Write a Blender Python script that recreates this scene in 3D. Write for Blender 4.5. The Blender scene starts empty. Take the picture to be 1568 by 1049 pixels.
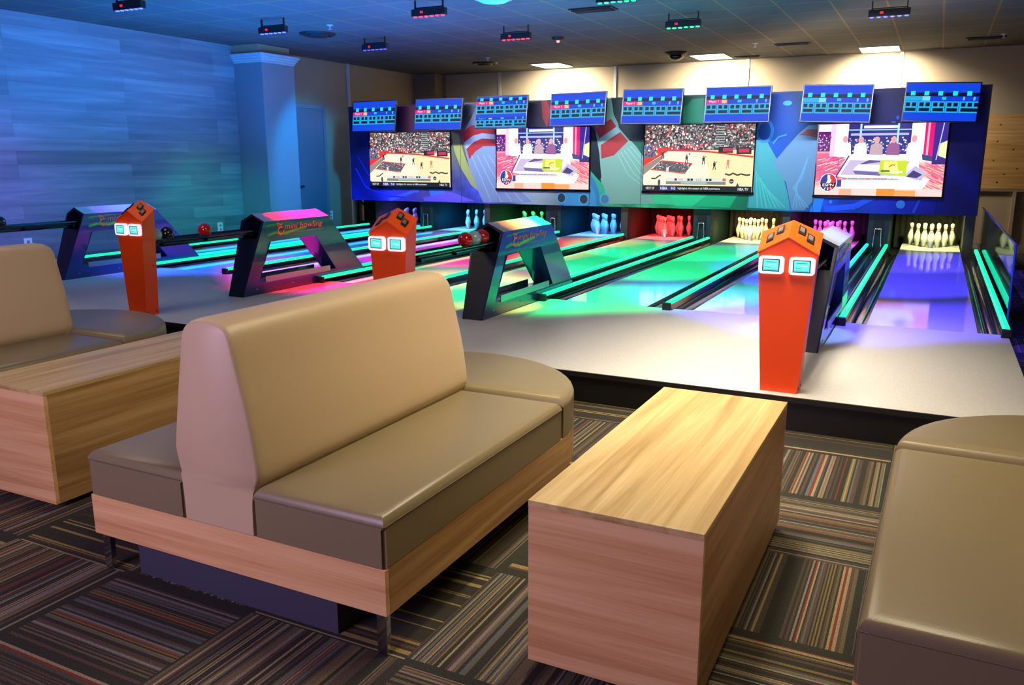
import bpy, bmesh, math, random
import numpy as np
from mathutils import Vector, Matrix
random.seed(7)
C = bpy.context.scene.collection
SC = bpy.context.scene
PI = math.pi

# ------------------------------------------------------------------ camera
F, PITCH, YAW, ROLL, CH = 1271.0, math.radians(-12.51), math.radians(26.73), math.radians(-.06), 1.6
def cam_axes():
    fw = Vector((-math.sin(YAW)*math.cos(PITCH), math.cos(YAW)*math.cos(PITCH), math.sin(PITCH)))
    rt = Vector((math.cos(YAW), math.sin(YAW), 0)); up = rt.cross(fw)
    return fw, rt*math.cos(ROLL)+up*math.sin(ROLL), -rt*math.sin(ROLL)+up*math.cos(ROLL)
FW, RT, UP = cam_axes()
def px(u, v, X=None, Y=None, Z=None):
    """where a surveyed point of the photograph lies on a known plane of the room"""
    d = FW*F + RT*(u-784) - UP*(v-524.5)
    t = X/d.x if X is not None else (Y/d.y if Y is not None else (Z-CH)/d.z)
    return Vector((0, 0, CH)) + d*t
cd = bpy.data.cameras.new('camera'); cam = bpy.data.objects.new('camera', cd); C.objects.link(cam)
cd.sensor_width = 36; cd.lens = F/1568*36; cd.clip_start = .05; cd.clip_end = 200
m = Matrix((RT, UP, -FW)).transposed().to_4x4(); m.translation = (0, 0, CH)
cam.matrix_world = m; SC.camera = cam

# ------------------------------------------------------------------ materials
def lin(c):
    return tuple(((x/255)/12.92 if x/255 <= .04045 else ((x/255+.055)/1.055)**2.4) for x in c)
def rgba(c): return lin(c)+(1,)
def newmat(name):
    mt = bpy.data.materials.new(name); mt.use_nodes = True
    nt = mt.node_tree; b = nt.nodes['Principled BSDF']
    return mt, nt, b
def pmat(name, col, rough=.5, metal=0., coat=0., emis=None, es=0., bump=0., bscale=200., var=0., spec=.5):
    mt, nt, b = newmat(name)
    b.inputs['Base Color'].default_value = rgba(col); b.inputs['Roughness'].default_value = rough
    b.inputs['Metallic'].default_value = metal; b.inputs['Coat Weight'].default_value = coat
    b.inputs['Specular IOR Level'].default_value = spec
    if emis: b.inputs['Emission Color'].default_value = rgba(emis); b.inputs['Emission Strength'].default_value = es
    tc = nt.nodes.new('ShaderNodeTexCoord')
    nz = nt.nodes.new('ShaderNodeTexNoise'); nz.inputs['Scale'].default_value = bscale; nz.inputs['Detail'].default_value = 3
    nt.links.new(tc.outputs['Object'], nz.inputs['Vector'])
    if var:
        mx = nt.nodes.new('ShaderNodeMix'); mx.data_type = 'RGBA'
        mx.inputs[6].default_value = tuple(x*(1-var) for x in lin(col))+(1,); mx.inputs[7].default_value = tuple(min(1, x*(1+var)) for x in lin(col))+(1,)
        n2 = nt.nodes.new('ShaderNodeTexNoise'); n2.inputs['Scale'].default_value = 3.; nt.links.new(tc.outputs['Object'], n2.inputs['Vector'])
        nt.links.new(n2.outputs['Fac'], mx.inputs[0]); nt.links.new(mx.outputs[2], b.inputs['Base Color'])
    if bump:
        bp = nt.nodes.new('ShaderNodeBump'); bp.inputs['Strength'].default_value = bump; bp.inputs['Distance'].default_value = .002
        nt.links.new(nz.outputs['Fac'], bp.inputs['Height']); nt.links.new(bp.outputs['Normal'], b.inputs['Normal'])
    return mt
def emat(name, col, s):
    mt, nt, b = newmat(name); b.inputs['Base Color'].default_value = (0, 0, 0, 1)
    b.inputs['Emission Color'].default_value = rgba(col); b.inputs['Emission Strength'].default_value = s
    b.inputs['Roughness'].default_value = .3
    return mt
def attr_mat(name, emit=0., rough=.5, spec=.5):
    mt, nt, b = newmat(name); b.inputs['Specular IOR Level'].default_value = spec
    a = nt.nodes.new('ShaderNodeAttribute'); a.attribute_name = 'Col'
    b.inputs['Roughness'].default_value = rough
    if emit:
        nt.links.new(a.outputs['Color'], b.inputs['Emission Color']); b.inputs['Emission Strength'].default_value = emit
        b.inputs['Base Color'].default_value = (.01, .01, .01, 1)
    else:
        nt.links.new(a.outputs['Color'], b.inputs['Base Color'])
    return mt
def math_(nt, op, a=None, b=None, c=None):
    n = nt.nodes.new('ShaderNodeMath'); n.operation = op
    for i, v in enumerate((a, b, c)):
        if v is None: continue
        if isinstance(v, (int, float)): n.inputs[i].default_value = v
        else: nt.links.new(v, n.inputs[i])
    return n.outputs[0]
def ramp(nt, fac, stops, const=False):
    r = nt.nodes.new('ShaderNodeValToRGB'); nt.links.new(fac, r.inputs[0])
    if const: r.color_ramp.interpolation = 'CONSTANT'
    e = r.color_ramp.elements
    while len(e) < len(stops): e.new(.5)
    for el, (p, c) in zip(e, stops): el.position = p; el.color = rgba(c)
    return r.outputs[0]
def wood_mat(name, axis, c0, c1, c2, off=0., rough=.38):
    """laminate whose grain runs along axis (0 x, 1 y)"""
    mt, nt, b = newmat(name)
    tc = nt.nodes.new('ShaderNodeTexCoord'); mp = nt.nodes.new('ShaderNodeMapping')
    nt.links.new(tc.outputs['Object'], mp.inputs[0])
    s = [13., 13., 13.]; s[axis] = .55; mp.inputs['Scale'].default_value = s; mp.inputs['Location'].default_value = (off, off*1.7, off*.6)
    n1 = nt.nodes.new('ShaderNodeTexNoise'); n1.inputs['Scale'].default_value = 1.; n1.inputs['Detail'].default_value = 6; n1.inputs['Distortion'].default_value = 1.2
    nt.links.new(mp.outputs[0], n1.inputs['Vector'])
    mp2 = nt.nodes.new('ShaderNodeMapping'); nt.links.new(tc.outputs['Object'], mp2.inputs[0])
    s2 = [130., 130., 130.]; s2[axis] = 2.5; mp2.inputs['Scale'].default_value = s2
    n2 = nt.nodes.new('ShaderNodeTexNoise'); n2.inputs['Detail'].default_value = 4; n2.inputs['Scale'].default_value = 1.
    nt.links.new(mp2.outputs[0], n2.inputs['Vector'])
    f = math_(nt, 'ADD', math_(nt, 'MULTIPLY', n1.outputs['Fac'], .8), math_(nt, 'MULTIPLY', n2.outputs['Fac'], .25))
    col = ramp(nt, f, [(.32, c0), (.5, c1), (.68, c2)])
    nt.links.new(col, b.inputs['Base Color']); b.inputs['Roughness'].default_value = rough
    return mt

M = {}
M['vinyl_light'] = pmat('beige vinyl', (196, 172, 138), .42, bump=.25, bscale=260, var=.04)
M['vinyl_seat'] = pmat('taupe vinyl', (126, 113, 84), .33, bump=.25, bscale=260, var=.04)
M['vinyl_seam'] = pmat('taupe seam', (92, 78, 64), .6)
W0, W1, W2 = (158, 112, 66), (196, 154, 104), (222, 186, 136)
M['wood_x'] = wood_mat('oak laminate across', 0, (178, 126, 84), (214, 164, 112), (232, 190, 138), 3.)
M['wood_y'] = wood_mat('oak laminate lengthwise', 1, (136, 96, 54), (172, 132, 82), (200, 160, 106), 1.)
M['wood_top'] = wood_mat('oak laminate lit top', 1, (160, 128, 76), (192, 162, 106), (214, 188, 134), 7.)  # yellower tone that light gives the top, put into its colour
M['plinth'] = pmat('dark plinth', (58, 56, 76), .6)
M['chrome'] = pmat('chrome', (190, 190, 195), .12, metal=1.)
M['black'] = pmat('black matte', (14, 14, 16), .5)
M['black_gloss'] = pmat('black gloss', (10, 11, 16), .12, coat=.3)
M['gutter'] = pmat('gutter plastic', (12, 15, 26), .14, coat=.6)
M['navy_metal'] = pmat('navy lacquered metal', (34, 52, 112), .22, metal=.35, coat=.6)
M['navy_dark'] = pmat('navy side', (14, 20, 48), .4)
M['steel'] = pmat('brushed steel', (150, 155, 165), .3, metal=1.)
M['orange'] = pmat('orange lacquer', (242, 74, 6), .4, coat=.15)
M['orange_dk'] = pmat('orange lacquer top', (250, 92, 8), .4, coat=.15)
M['lane'] = pmat('lane laminate', (210, 210, 218), .06, coat=0., var=.02, spec=.4)
M['pindeck'] = pmat('pin deck', (220, 215, 205), .3)
M['red_ball'] = pmat('red marbled ball', (190, 22, 14), .1, coat=.8, var=.35)
M['blue_ball'] = pmat('pale blue ball', (150, 200, 215), .12, coat=.8, var=.4)
M['black_ball'] = pmat('black ball', (18, 16, 26), .1, coat=.8)
M['pin'] = pmat('pin white', (238, 236, 230), .25, coat=.4)
M['pin_red'] = pmat('pin red stripe', (190, 20, 24), .3)
M['trim_white'] = pmat('painted conduit', (205, 200, 198), .4)
M['plate'] = pmat('wall plate', (200, 215, 225), .4, emis=(120, 170, 210), es=.25)  # faint blue glow put in, though the plate is no lamp
M['curtain'] = pmat('pin curtain', (26, 24, 22), .8)
M['fascia'] = pmat('black riser', (16, 15, 14), .6)
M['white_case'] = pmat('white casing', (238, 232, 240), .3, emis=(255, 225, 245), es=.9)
M['dark_case'] = pmat('monitor casing', (8, 10, 30), .3)
M['bracket'] = pmat('bracket black', (18, 18, 22), .5)
M['vent'] = pmat('vent metal', (14, 14, 16), .5)
M['white_plastic'] = pmat('white plastic', (200, 200, 205), .4)
M['troffer'] = emat('light panel', (255, 246, 225), 9.)
M['led_strip'] = emat('led strip green', (14, 244, 172), 1.5)
M['led_strip_cyan'] = emat('led strip cyan', (14, 236, 220), 1.5)
M['lcd'] = attr_mat('kiosk lcd', emit=1.5)
M['screen'] = attr_mat('screen picture', emit=1.1, rough=.3, spec=.02)
M['tv'] = attr_mat('tv picture', emit=1.25, rough=.4, spec=.2)
M['decal'] = attr_mat('decal print', rough=.35)
M['mural'] = attr_mat('mural print and light', rough=.5, spec=.3)
M['drum'] = pmat('roof panel', (205, 205, 215), .35, metal=.3, coat=.2)
M['teal_panel'] = pmat('teal pillar panel', (22, 52, 58), .5)
M['kick'] = pmat('kickback board', (62, 60, 58), .6, var=.3)

# carpet -----------------------------------------------------------
def carpet():
    mt, nt, b = newmat('striped carpet tiles')
    tc = nt.nodes.new('ShaderNodeTexCoord'); sp = nt.nodes.new('ShaderNodeSeparateXYZ'); nt.links.new(tc.outputs['Object'], sp.inputs[0])
    T = .664
    x = math_(nt, 'DIVIDE', math_(nt, 'ADD', sp.outputs[0], .08+T*40), T); y = math_(nt, 'DIVIDE', math_(nt, 'ADD', sp.outputs[1], -2.665+T*40), T)
    ix = math_(nt, 'FLOOR', x); iy = math_(nt, 'FLOOR', y); fx = math_(nt, 'FRACT', x); fy = math_(nt, 'FRACT', y)
    par = math_(nt, 'MODULO', math_(nt, 'ADD', ix, iy), 2.)           # 0 / 1
    cb = nt.nodes.new('ShaderNodeCombineXYZ'); nt.links.new(ix, cb.inputs[0]); nt.links.new(iy, cb.inputs[1])
    wn = nt.nodes.new('ShaderNodeTexWhiteNoise'); wn.noise_dimensions = '2D'; nt.links.new(cb.outputs[0], wn.inputs['Vector'])
    rnd = wn.outputs['Value']
    # along-stripe coordinate across the stripes
    def mixf(f, a, c):
        return math_(nt, 'ADD', math_(nt, 'MULTIPLY', f, c), math_(nt, 'MULTIPLY', math_(nt, 'SUBTRACT', 1., f), a))
    s = mixf(par, fy, fx)       # par=1 -> stripes run along y, vary with x
    l = mixf(par, fx, fy)
    # warp the coordinate so that stripe widths vary
    wob = math_(nt, 'MULTIPLY', math_(nt, 'SINE', math_(nt, 'ADD', math_(nt, 'MULTIPLY', s, 17.), math_(nt, 'MULTIPLY', rnd, 40.))), .026)
    s2 = math_(nt, 'ADD', s, wob)
    q = math_(nt, 'FLOOR', math_(nt, 'MULTIPLY', s2, 84.))
    cb2 = nt.nodes.new('ShaderNodeCombineXYZ'); nt.links.new(q, cb2.inputs[0]); nt.links.new(math_(nt, 'MULTIPLY', rnd, 977.), cb2.inputs[1])
    wn2 = nt.nodes.new('ShaderNodeTexWhiteNoise'); wn2.noise_dimensions = '2D'; nt.links.new(cb2.outputs[0], wn2.inputs['Vector'])
    dk = (58, 57, 52)
    busy = ramp(nt, wn2.outputs['Value'], [(0, dk), (.2, (104, 94, 76)), (.31, (150, 136, 108)), (.38, dk), (.48, (92, 72, 64)), (.58, (88, 74, 66)), (.65, (124, 60, 52)), (.69, (92, 100, 106)), (.76, dk), (.82, (122, 106, 68)), (.9, (132, 120, 114)), (.95, (84, 74, 68))], True)
    quiet = ramp(nt, wn2.outputs['Value'], [(0, dk), (.5, (58, 52, 48)), (.66, dk), (.8, (150, 128, 82)), (.87, dk), (.93, (96, 70, 58)), (.97, (158, 142, 110))], True)
    cs = nt.nodes.new('ShaderNodeTexWhiteNoise'); cs.noise_dimensions = '3D'
    cb3 = nt.nodes.new('ShaderNodeCombineXYZ'); nt.links.new(iy, cb3.inputs[0]); nt.links.new(ix, cb3.inputs[1]); cb3.inputs[2].default_value = 5.
    nt.links.new(cb3.outputs[0], cs.inputs['Vector'])
    isb = math_(nt, 'GREATER_THAN', math_(nt, 'ADD', math_(nt, 'MULTIPLY', cs.outputs['Value'], .6), math_(nt, 'MULTIPLY', par, .45)), .42)
    mx = nt.nodes.new('ShaderNodeMix'); mx.data_type = 'RGBA'; nt.links.new(isb, mx.inputs[0]); nt.links.new(quiet, mx.inputs[6]); nt.links.new(busy, mx.inputs[7])
    # plain margins at the tile's edge
    mg = math_(nt, 'MINIMUM', math_(nt, 'GREATER_THAN', l, .03), math_(nt, 'LESS_THAN', s, .97))
    m2 = nt.nodes.new('ShaderNodeMix'); m2.data_type = 'RGBA'; nt.links.new(mg, m2.inputs[0]); m2.inputs[6].default_value = rgba(dk); nt.links.new(mx.outputs[2], m2.inputs[7])
    nz = nt.nodes.new('ShaderNodeTexNoise'); nz.inputs['Scale'].default_value = 260; nz.inputs['Detail'].default_value = 2; nt.links.new(tc.outputs['Object'], nz.inputs['Vector'])
    m3 = nt.nodes.new('ShaderNodeMix'); m3.data_type = 'RGBA'; m3.blend_type = 'MULTIPLY'; m3.inputs[0].default_value = 1.
    nt.links.new(m2.outputs[2], m3.inputs[6]); g = ramp(nt, nz.outputs['Fac'], [(.3, (150, 150, 150)), (.62, (255, 255, 255))]); nt.links.new(g, m3.inputs[7])
    nt.links.new(m3.outputs[2], b.inputs['Base Color']); b.inputs['Roughness'].default_value = .95; b.inputs['Specular IOR Level'].default_value = .1
    bp = nt.nodes.new('ShaderNodeBump'); bp.inputs['Strength'].default_value = .5; bp.inputs['Distance'].default_value = .003; nt.links.new(nz.outputs['Fac'], bp.inputs['Height']); nt.links.new(bp.outputs[0], b.inputs['Normal'])
    return mt
M['carpet'] = carpet()
def ceiling_mat():
    mt, nt, b = newmat('grid ceiling')
    tc = nt.nodes.new('ShaderNodeTexCoord'); sp = nt.nodes.new('ShaderNodeSeparateXYZ'); nt.links.new(tc.outputs['Object'], sp.inputs[0])
    def edge(sock, off, T, w):
        f = math_(nt, 'FRACT', math_(nt, 'DIVIDE', math_(nt, 'ADD', sock, off+T*60), T))
        return math_(nt, 'MAXIMUM', math_(nt, 'LESS_THAN', f, w/T), math_(nt, 'GREATER_THAN', f, 1-w/T))
    e = math_(nt, 'MAXIMUM', edge(sp.outputs[0], .148, .668, .014), edge(sp.outputs[1], -17.09, .82, .014))
    nz = nt.nodes.new('ShaderNodeTexNoise'); nz.inputs['Scale'].default_value = 1.2; nt.links.new(tc.outputs['Object'], nz.inputs['Vector'])
    tile = ramp(nt, nz.outputs['Fac'], [(.3, (72, 76, 78)), (.7, (84, 88, 90))])
    mx = nt.nodes.new('ShaderNodeMix'); mx.data_type = 'RGBA'; nt.links.new(e, mx.inputs[0]); nt.links.new(tile, mx.inputs[6]); mx.inputs[7].default_value = rgba((132, 112, 80))
    nt.links.new(mx.outputs[2], b.inputs['Base Color']); b.inputs['Roughness'].default_value = .8
    bp = nt.nodes.new('ShaderNodeBump'); bp.inputs['Distance'].default_value = .01; bp.inputs['Strength'].default_value = .4; nt.links.new(e, bp.inputs['Height']); nt.links.new(bp.outputs[0], b.inputs['Normal'])
    return mt
M['ceiling'] = ceiling_mat()
def plank_mat():
    mt, nt, b = newmat('pale wall planks')
    tc = nt.nodes.new('ShaderNodeTexCoord'); sp = nt.nodes.new('ShaderNodeSeparateXYZ'); nt.links.new(tc.outputs['Object'], sp.inputs[0])
    cb = nt.nodes.new('ShaderNodeCombineXYZ'); nt.links.new(sp.outputs[1], cb.inputs[0]); nt.links.new(sp.outputs[2], cb.inputs[1])
    br = nt.nodes.new('ShaderNodeTexBrick'); nt.links.new(cb.outputs[0], br.inputs['Vector'])
    br.inputs['Scale'].default_value = 1.; br.inputs['Brick Width'].default_value = 1.9; br.inputs['Row Height'].default_value = .19; br.inputs['Mortar Size'].default_value = .0015
    br.offset = .37; br.offset_frequency = 3; br.inputs['Color1'].default_value = rgba((138, 148, 160)); br.inputs['Color2'].default_value = rgba((176, 184, 194)); br.inputs['Mortar'].default_value = rgba((120, 128, 140))
    mp = nt.nodes.new('ShaderNodeMapping'); mp.inputs['Scale'].default_value = (1, .6, 9); nt.links.new(tc.outputs['Object'], mp.inputs[0])
    nz = nt.nodes.new('ShaderNodeTexNoise'); nz.inputs['Scale'].default_value = 1.; nz.inputs['Detail'].default_value = 5; nz.inputs['Distortion'].default_value = .6; nt.links.new(mp.outputs[0], nz.inputs['Vector'])
    g = ramp(nt, nz.outputs['Fac'], [(.3, (196, 198, 200)), (.55, (226, 226, 228)), (.75, (255, 255, 255))])
    mx = nt.nodes.new('ShaderNodeMix'); mx.data_type = 'RGBA'; mx.blend_type = 'MULTIPLY'; mx.inputs[0].default_value = 1.
    nt.links.new(br.outputs['Color'], mx.inputs[6]); nt.links.new(g, mx.inputs[7]); nt.links.new(mx.outputs[2], b.inputs['Base Color'])
    b.inputs['Roughness'].default_value = .5
    return mt
M['planks'] = plank_mat()
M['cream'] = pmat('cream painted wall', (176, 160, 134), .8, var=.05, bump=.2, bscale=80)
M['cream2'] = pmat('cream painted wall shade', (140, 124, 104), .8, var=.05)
M['plywood'] = wood_mat('plywood', 0, (178, 128, 72), (204, 156, 94), (216, 172, 112), 2., .6)
M['column'] = pmat('grey painted column', (138, 146, 158), .6, var=.03)
M['crown'] = pmat('crown moulding', (205, 214, 224), .45)
def approach_mat():
    mt, nt, b = newmat('approach surface')
    tc = nt.nodes.new('ShaderNodeTexCoord')
    vo = nt.nodes.new('ShaderNodeTexNoise'); vo.inputs['Scale'].default_value = 90; vo.inputs['Detail'].default_value = 1; nt.links.new(tc.outputs['Object'], vo.inputs['Vector'])
    c = ramp(nt, vo.outputs['Fac'], [(.3, (198, 196, 192)), (.7, (214, 212, 208))])
    nt.links.new(c, b.inputs['Base Color']); b.inputs['Roughness'].default_value = .38
    bp = nt.nodes.new('ShaderNodeBump'); bp.inputs['Strength'].default_value = .15; bp.inputs['Distance'].default_value = .002; nt.links.new(vo.outputs['Fac'], bp.inputs['Height']); nt.links.new(bp.outputs[0], b.inputs['Normal'])
    return mt
M['approach'] = approach_mat()
def glass_mat():
    mt, nt, b = newmat('clear acrylic')
    out = nt.nodes['Material Output']; nt.nodes.remove(b)
    t = nt.nodes.new('ShaderNodeBsdfTransparent'); t.inputs[0].default_value = (.62, .72, .8, 1)
    g = nt.nodes.new('ShaderNodeBsdfGlossy'); g.inputs['Roughness'].default_value = .03; g.inputs['Color'].default_value = (.8, .9, 1, 1)
    fr = nt.nodes.new('ShaderNodeFresnel'); fr.inputs[0].default_value = 1.5
    mx = nt.nodes.new('ShaderNodeMixShader')
    nt.links.new(math_(nt, 'MINIMUM', math_(nt, 'MULTIPLY', fr.outputs[0], 1.3), .55), mx.inputs[0])
    nt.links.new(t.outputs[0], mx.inputs[1]); nt.links.new(g.outputs[0], mx.inputs[2]); nt.links.new(mx.outputs[0], out.inputs[0])
    return mt
M['acrylic'] = glass_mat()

# ------------------------------------------------------------------ mesh helpers
class MB:
    def __init__(s): s.v = []; s.f = []; s.c = []; s.mi = []; s.sm = []
    def add(s, vs, fs, col=None, mi=0, sm=False):
        o = len(s.v); s.v += [tuple(v) for v in vs]
        for f in fs: s.f.append([i+o for i in f]); s.c.append(col); s.mi.append(mi); s.sm.append(sm)
        return s
    def box(s, x0, x1, y0, y1, z0, z1, col=None, mi=0):
        vs = [(x, y, z) for z in (z0, z1) for y in (y0, y1) for x in (x0, x1)]
        return s.add(vs, [(0, 2, 3, 1), (4, 5, 7, 6), (0, 1, 5, 4), (2, 6, 7, 3), (0, 4, 6, 2), (1, 3, 7, 5)], col, mi)
    def prism(s, poly, axis, a, b, col=None, mi=0, sm=False, fb=None):
        """poly of 2-D points extruded along axis; order of the two remaining coordinates kept. fb(p) scales the far end"""
        n = len(poly)
        def P(p, t):
            return (t, p[0], p[1]) if axis == 0 else ((p[0], t, p[1]) if axis == 1 else (p[0], p[1], t))
        vs = [P(p, a) for p in poly]+[P(fb(p) if fb else p, b) for p in poly]
        fs = [tuple(range(n))[::-1], tuple(range(n, 2*n))]
        s.add(vs, fs, col, mi, False)
        o = len(s.v)-2*n
        for i in range(n):
            j = (i+1) % n; s.f.append([o+i, o+j, o+n+j, o+n+i]); s.c.append(col); s.mi.append(mi); s.sm.append(sm)
        return s
    def cyl(s, p0, p1, r0, r1=None, n=16, col=None, mi=0, caps=True):
        r1 = r0 if r1 is None else r1
        p0, p1 = Vector(p0), Vector(p1); d = (p1-p0).normalized(); a = d.orthogonal().normalized(); b = d.cross(a)
        vs = [p0+(a*math.cos(2*PI*i/n)+b*math.sin(2*PI*i/n))*r0 for i in range(n)]+[p1+(a*math.cos(2*PI*i/n)+b*math.sin(2*PI*i/n))*r1 for i in range(n)]
        s.add(vs, [(i, (i+1) % n, n+(i+1) % n, n+i) for i in range(n)], col, mi, True)
        if caps: s.add(vs, [tuple(range(n))[::-1], tuple(range(n, 2*n))], col, mi)
        return s
    def tube(s, pts, r, n=8, col=None, mi=0):
        for a, b in zip(pts, pts[1:]): s.cyl(a, b, r, n=n, col=col, mi=mi)
        return s
    def lathe(s, prof, n=20, c=(0, 0, 0), mis=None):
        o = len(s.v)
        for r, z in prof:
            for i in range(n): s.v.append((c[0]+r*math.cos(2*PI*i/n), c[1]+r*math.sin(2*PI*i/n), c[2]+z))
        for k in range(len(prof)-1):
            for i in range(n):
                j = (i+1) % n
                s.f.append([o+k*n+i, o+k*n+j, o+(k+1)*n+j, o+(k+1)*n+i]); s.c.append(None); s.mi.append(mis[k] if mis else 0); s.sm.append(True)
        return s
    def poly(s, pts, col=None, mi=0):
        return s.add(pts, [tuple(range(len(pts)))], col, mi)
    def build(s, name, mat, parent=None, bevel=0, seg=2, loc=None, smooth=None, subsurf=0):
        me = bpy.data.meshes.new(name); me.from_pydata(s.v, [], s.f)
        mats = mat if isinstance(mat, (list, tuple)) else [mat]
        for mt in mats: me.materials.append(mt)
        me.polygons.foreach_set('material_index', s.mi)
        me.polygons.foreach_set('use_smooth', [bool(x) if smooth is None else smooth for x in s.sm])
        if any(c is not None for c in s.c):
            ca = me.color_attributes.new('Col', 'FLOAT_COLOR', 'CORNER')
            data = []
            for f, c in zip(s.f, s.c):
                if c is None: c = (128, 128, 128)
                if isinstance(c[0], (tuple, list)):
                    for cc in c: data += list(lin(cc))+[1]
                else: data += (list(lin(c))+[1])*len(f)
            ca.data.foreach_set('color', data)
        me.validate(); me.update()
        o = bpy.data.objects.new(name, me); C.objects.link(o)
        if parent: o.parent = parent
        if loc: o.location = loc
        if bevel:
            mo = o.modifiers.new('bevel', 'BEVEL'); mo.width = bevel; mo.segments = seg; mo.limit_method = 'ANGLE'; mo.angle_limit = math.radians(35)
            for p in me.polygons: p.use_smooth = True
            w = o.modifiers.new('wn', 'WEIGHTED_NORMAL'); w.keep_sharp = False
        if subsurf: mo = o.modifiers.new('ss', 'SUBSURF'); mo.levels = mo.render_levels = subsurf
        return o
def fix_normals(o):
    bm = bmesh.new(); bm.from_mesh(o.data); bmesh.ops.recalc_face_normals(bm, faces=bm.faces); bm.to_mesh(o.data); bm.free(); return o
def tag(o, label=None, cat=None, group=None, kind=None):
    if label: o['label'] = label
    if cat: o['category'] = cat
    if group: o['group'] = group
    if kind: o['kind'] = kind
    return o
def thing(name, label, cat, loc=(0, 0, 0), group=None, rotz=0):
    o = bpy.data.objects.new(name, None); C.objects.link(o); o.location = loc; o.rotation_euler = (0, 0, rotz); o.empty_display_size = .1
    return tag(o, label, cat, group)
def dup(o, loc=None, label=None, parent=None, group=None):
    c = o.copy(); C.objects.link(c)
    if parent: c.parent = parent
    if loc is not None: c.location = loc
    if label: c['label'] = label
    if group: c['group'] = group
    for ch in [x for x in KIDS.get(o.name, [])]: register(c, dup(ch, parent=c))
    return c
KIDS = {}
def register(p, c): KIDS.setdefault(p.name, []).append(c)
def kids_of(root):
    """remember children so that copies can be made"""
    for ob in list(C.objects):
        if ob.parent == root: register(root, ob); kids_of(ob)
def struct(name, mb, mat, **k):
    o = mb.build(name, mat, **k); o['kind'] = 'structure'; fix_normals(o); return o

# writing as flat polygons ------------------------------------------
def text_shape(s, size=1., shear=0.):
    cu = bpy.data.curves.new('t', 'FONT'); cu.body = s; cu.size = size; cu.shear = shear; cu.resolution_u = 3; cu.fill_mode = 'FRONT'
    o = bpy.data.objects.new('t', cu); C.objects.link(o); dg = bpy.context.evaluated_depsgraph_get(); dg.update()
    me = o.evaluated_get(dg).to_mesh(); vs = [tuple(v.co) for v in me.vertices]; fs = [tuple(p.vertices) for p in me.polygons]
    o.evaluated_get(dg).to_mesh_clear(); bpy.data.objects.remove(o); bpy.data.curves.remove(cu)
    x0 = min(v[0] for v in vs); x1 = max(v[0] for v in vs); y0 = min(v[1] for v in vs); y1 = max(v[1] for v in vs)
    return [((v[0]-x0)/(x1-x0), (v[1]-y0)/(y1-y0)) for v in vs], fs

class Pic:
    """flat picture on a rectangle; u right, v up, 0..1; fn maps (u, v, layer) to a point"""
    def __init__(s, fn, clip=True): s.mb = MB(); s.fn = fn; s.l = 0; s.clip = clip
    def _cl(s, pts):
        for ax, lo, sg in ((0, 0, 1), (0, 1, -1), (1, 0, 1), (1, 1, -1)):
            out = []
            for i in range(len(pts)):
                a, b = pts[i-1], pts[i]; da = (a[ax]-lo)*sg; db = (b[ax]-lo)*sg
                if (da >= 0) != (db >= 0):
                    t = da/(da-db); out.append(tuple(a[k]+(b[k]-a[k])*t for k in range(2)))
                if db >= 0: out.append(tuple(b))
            pts = out
            if len(pts) < 3: return []
        return pts
    def poly(s, pts, col):
        s.l += 1
        if s.clip: pts = s._cl([tuple(p) for p in pts])
        if len(pts) >= 3: s.mb.poly([s.fn(p[0], p[1], s.l) for p in pts], col)
    def rect(s, a, b, c, d, col): s.poly([(a, c), (b, c), (b, d), (a, d)], col)
    def ell(s, x, y, rx, ry, col, n=24, a0=0., a1=2*PI): s.poly([(x+rx*math.cos(a0+(a1-a0)*i/n), y+ry*math.sin(a0+(a1-a0)*i/n)) for i in range(n+(0 if a1-a0 > 6.2 else 1))], col)
    def line(s, pts, w, col, asp=1.):
        for (x0, y0), (x1, y1) in zip(pts, pts[1:]):
            dx, dy = (x1-x0), (y1-y0)/asp; L = math.hypot(dx, dy) or 1; nx, ny = -dy/L*w/2, dx/L*w/2*asp
            s.poly([(x0-nx, y0-ny), (x1-nx, y1-ny), (x1+nx, y1+ny), (x0+nx, y0+ny)], col)
    def grad(s, cols, nx, ny, f):
        s.l += 1
        g = [[f(i/nx, j/ny) for i in range(nx+1)] for j in range(ny+1)]
        for j in range(ny):
            for i in range(nx):
                P = [(i, j), (i+1, j), (i+1, j+1), (i, j+1)]
                s.mb.poly([s.fn(a/nx, b/ny, s.l) for a, b in P], [g[b][a] for a, b in P])
    def text(s, st, a, b, c, d, col, shear=0.):
        vs, fs = TX.get((st, shear)) or TX.setdefault((st, shear), text_shape(st, 1., shear)); s.l += 1
        s.mb.add([s.fn(a+(b-a)*x, c+(d-c)*y, s.l) for x, y in vs], fs, col)
TX = {}
EPS = .00025

# ------------------------------------------------------------------ layout numbers
HP = .208; YP = 4.99; YF = 7.6; YE = 15.9
S = 2.7924; XB = -.759
UX = [XB+(i-3)*S for i in range(4)]           # centres of the four ball returns, left to right
WL, YW, ZC = -11.67, 18.33, 3.6
YM = 14.2

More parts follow.
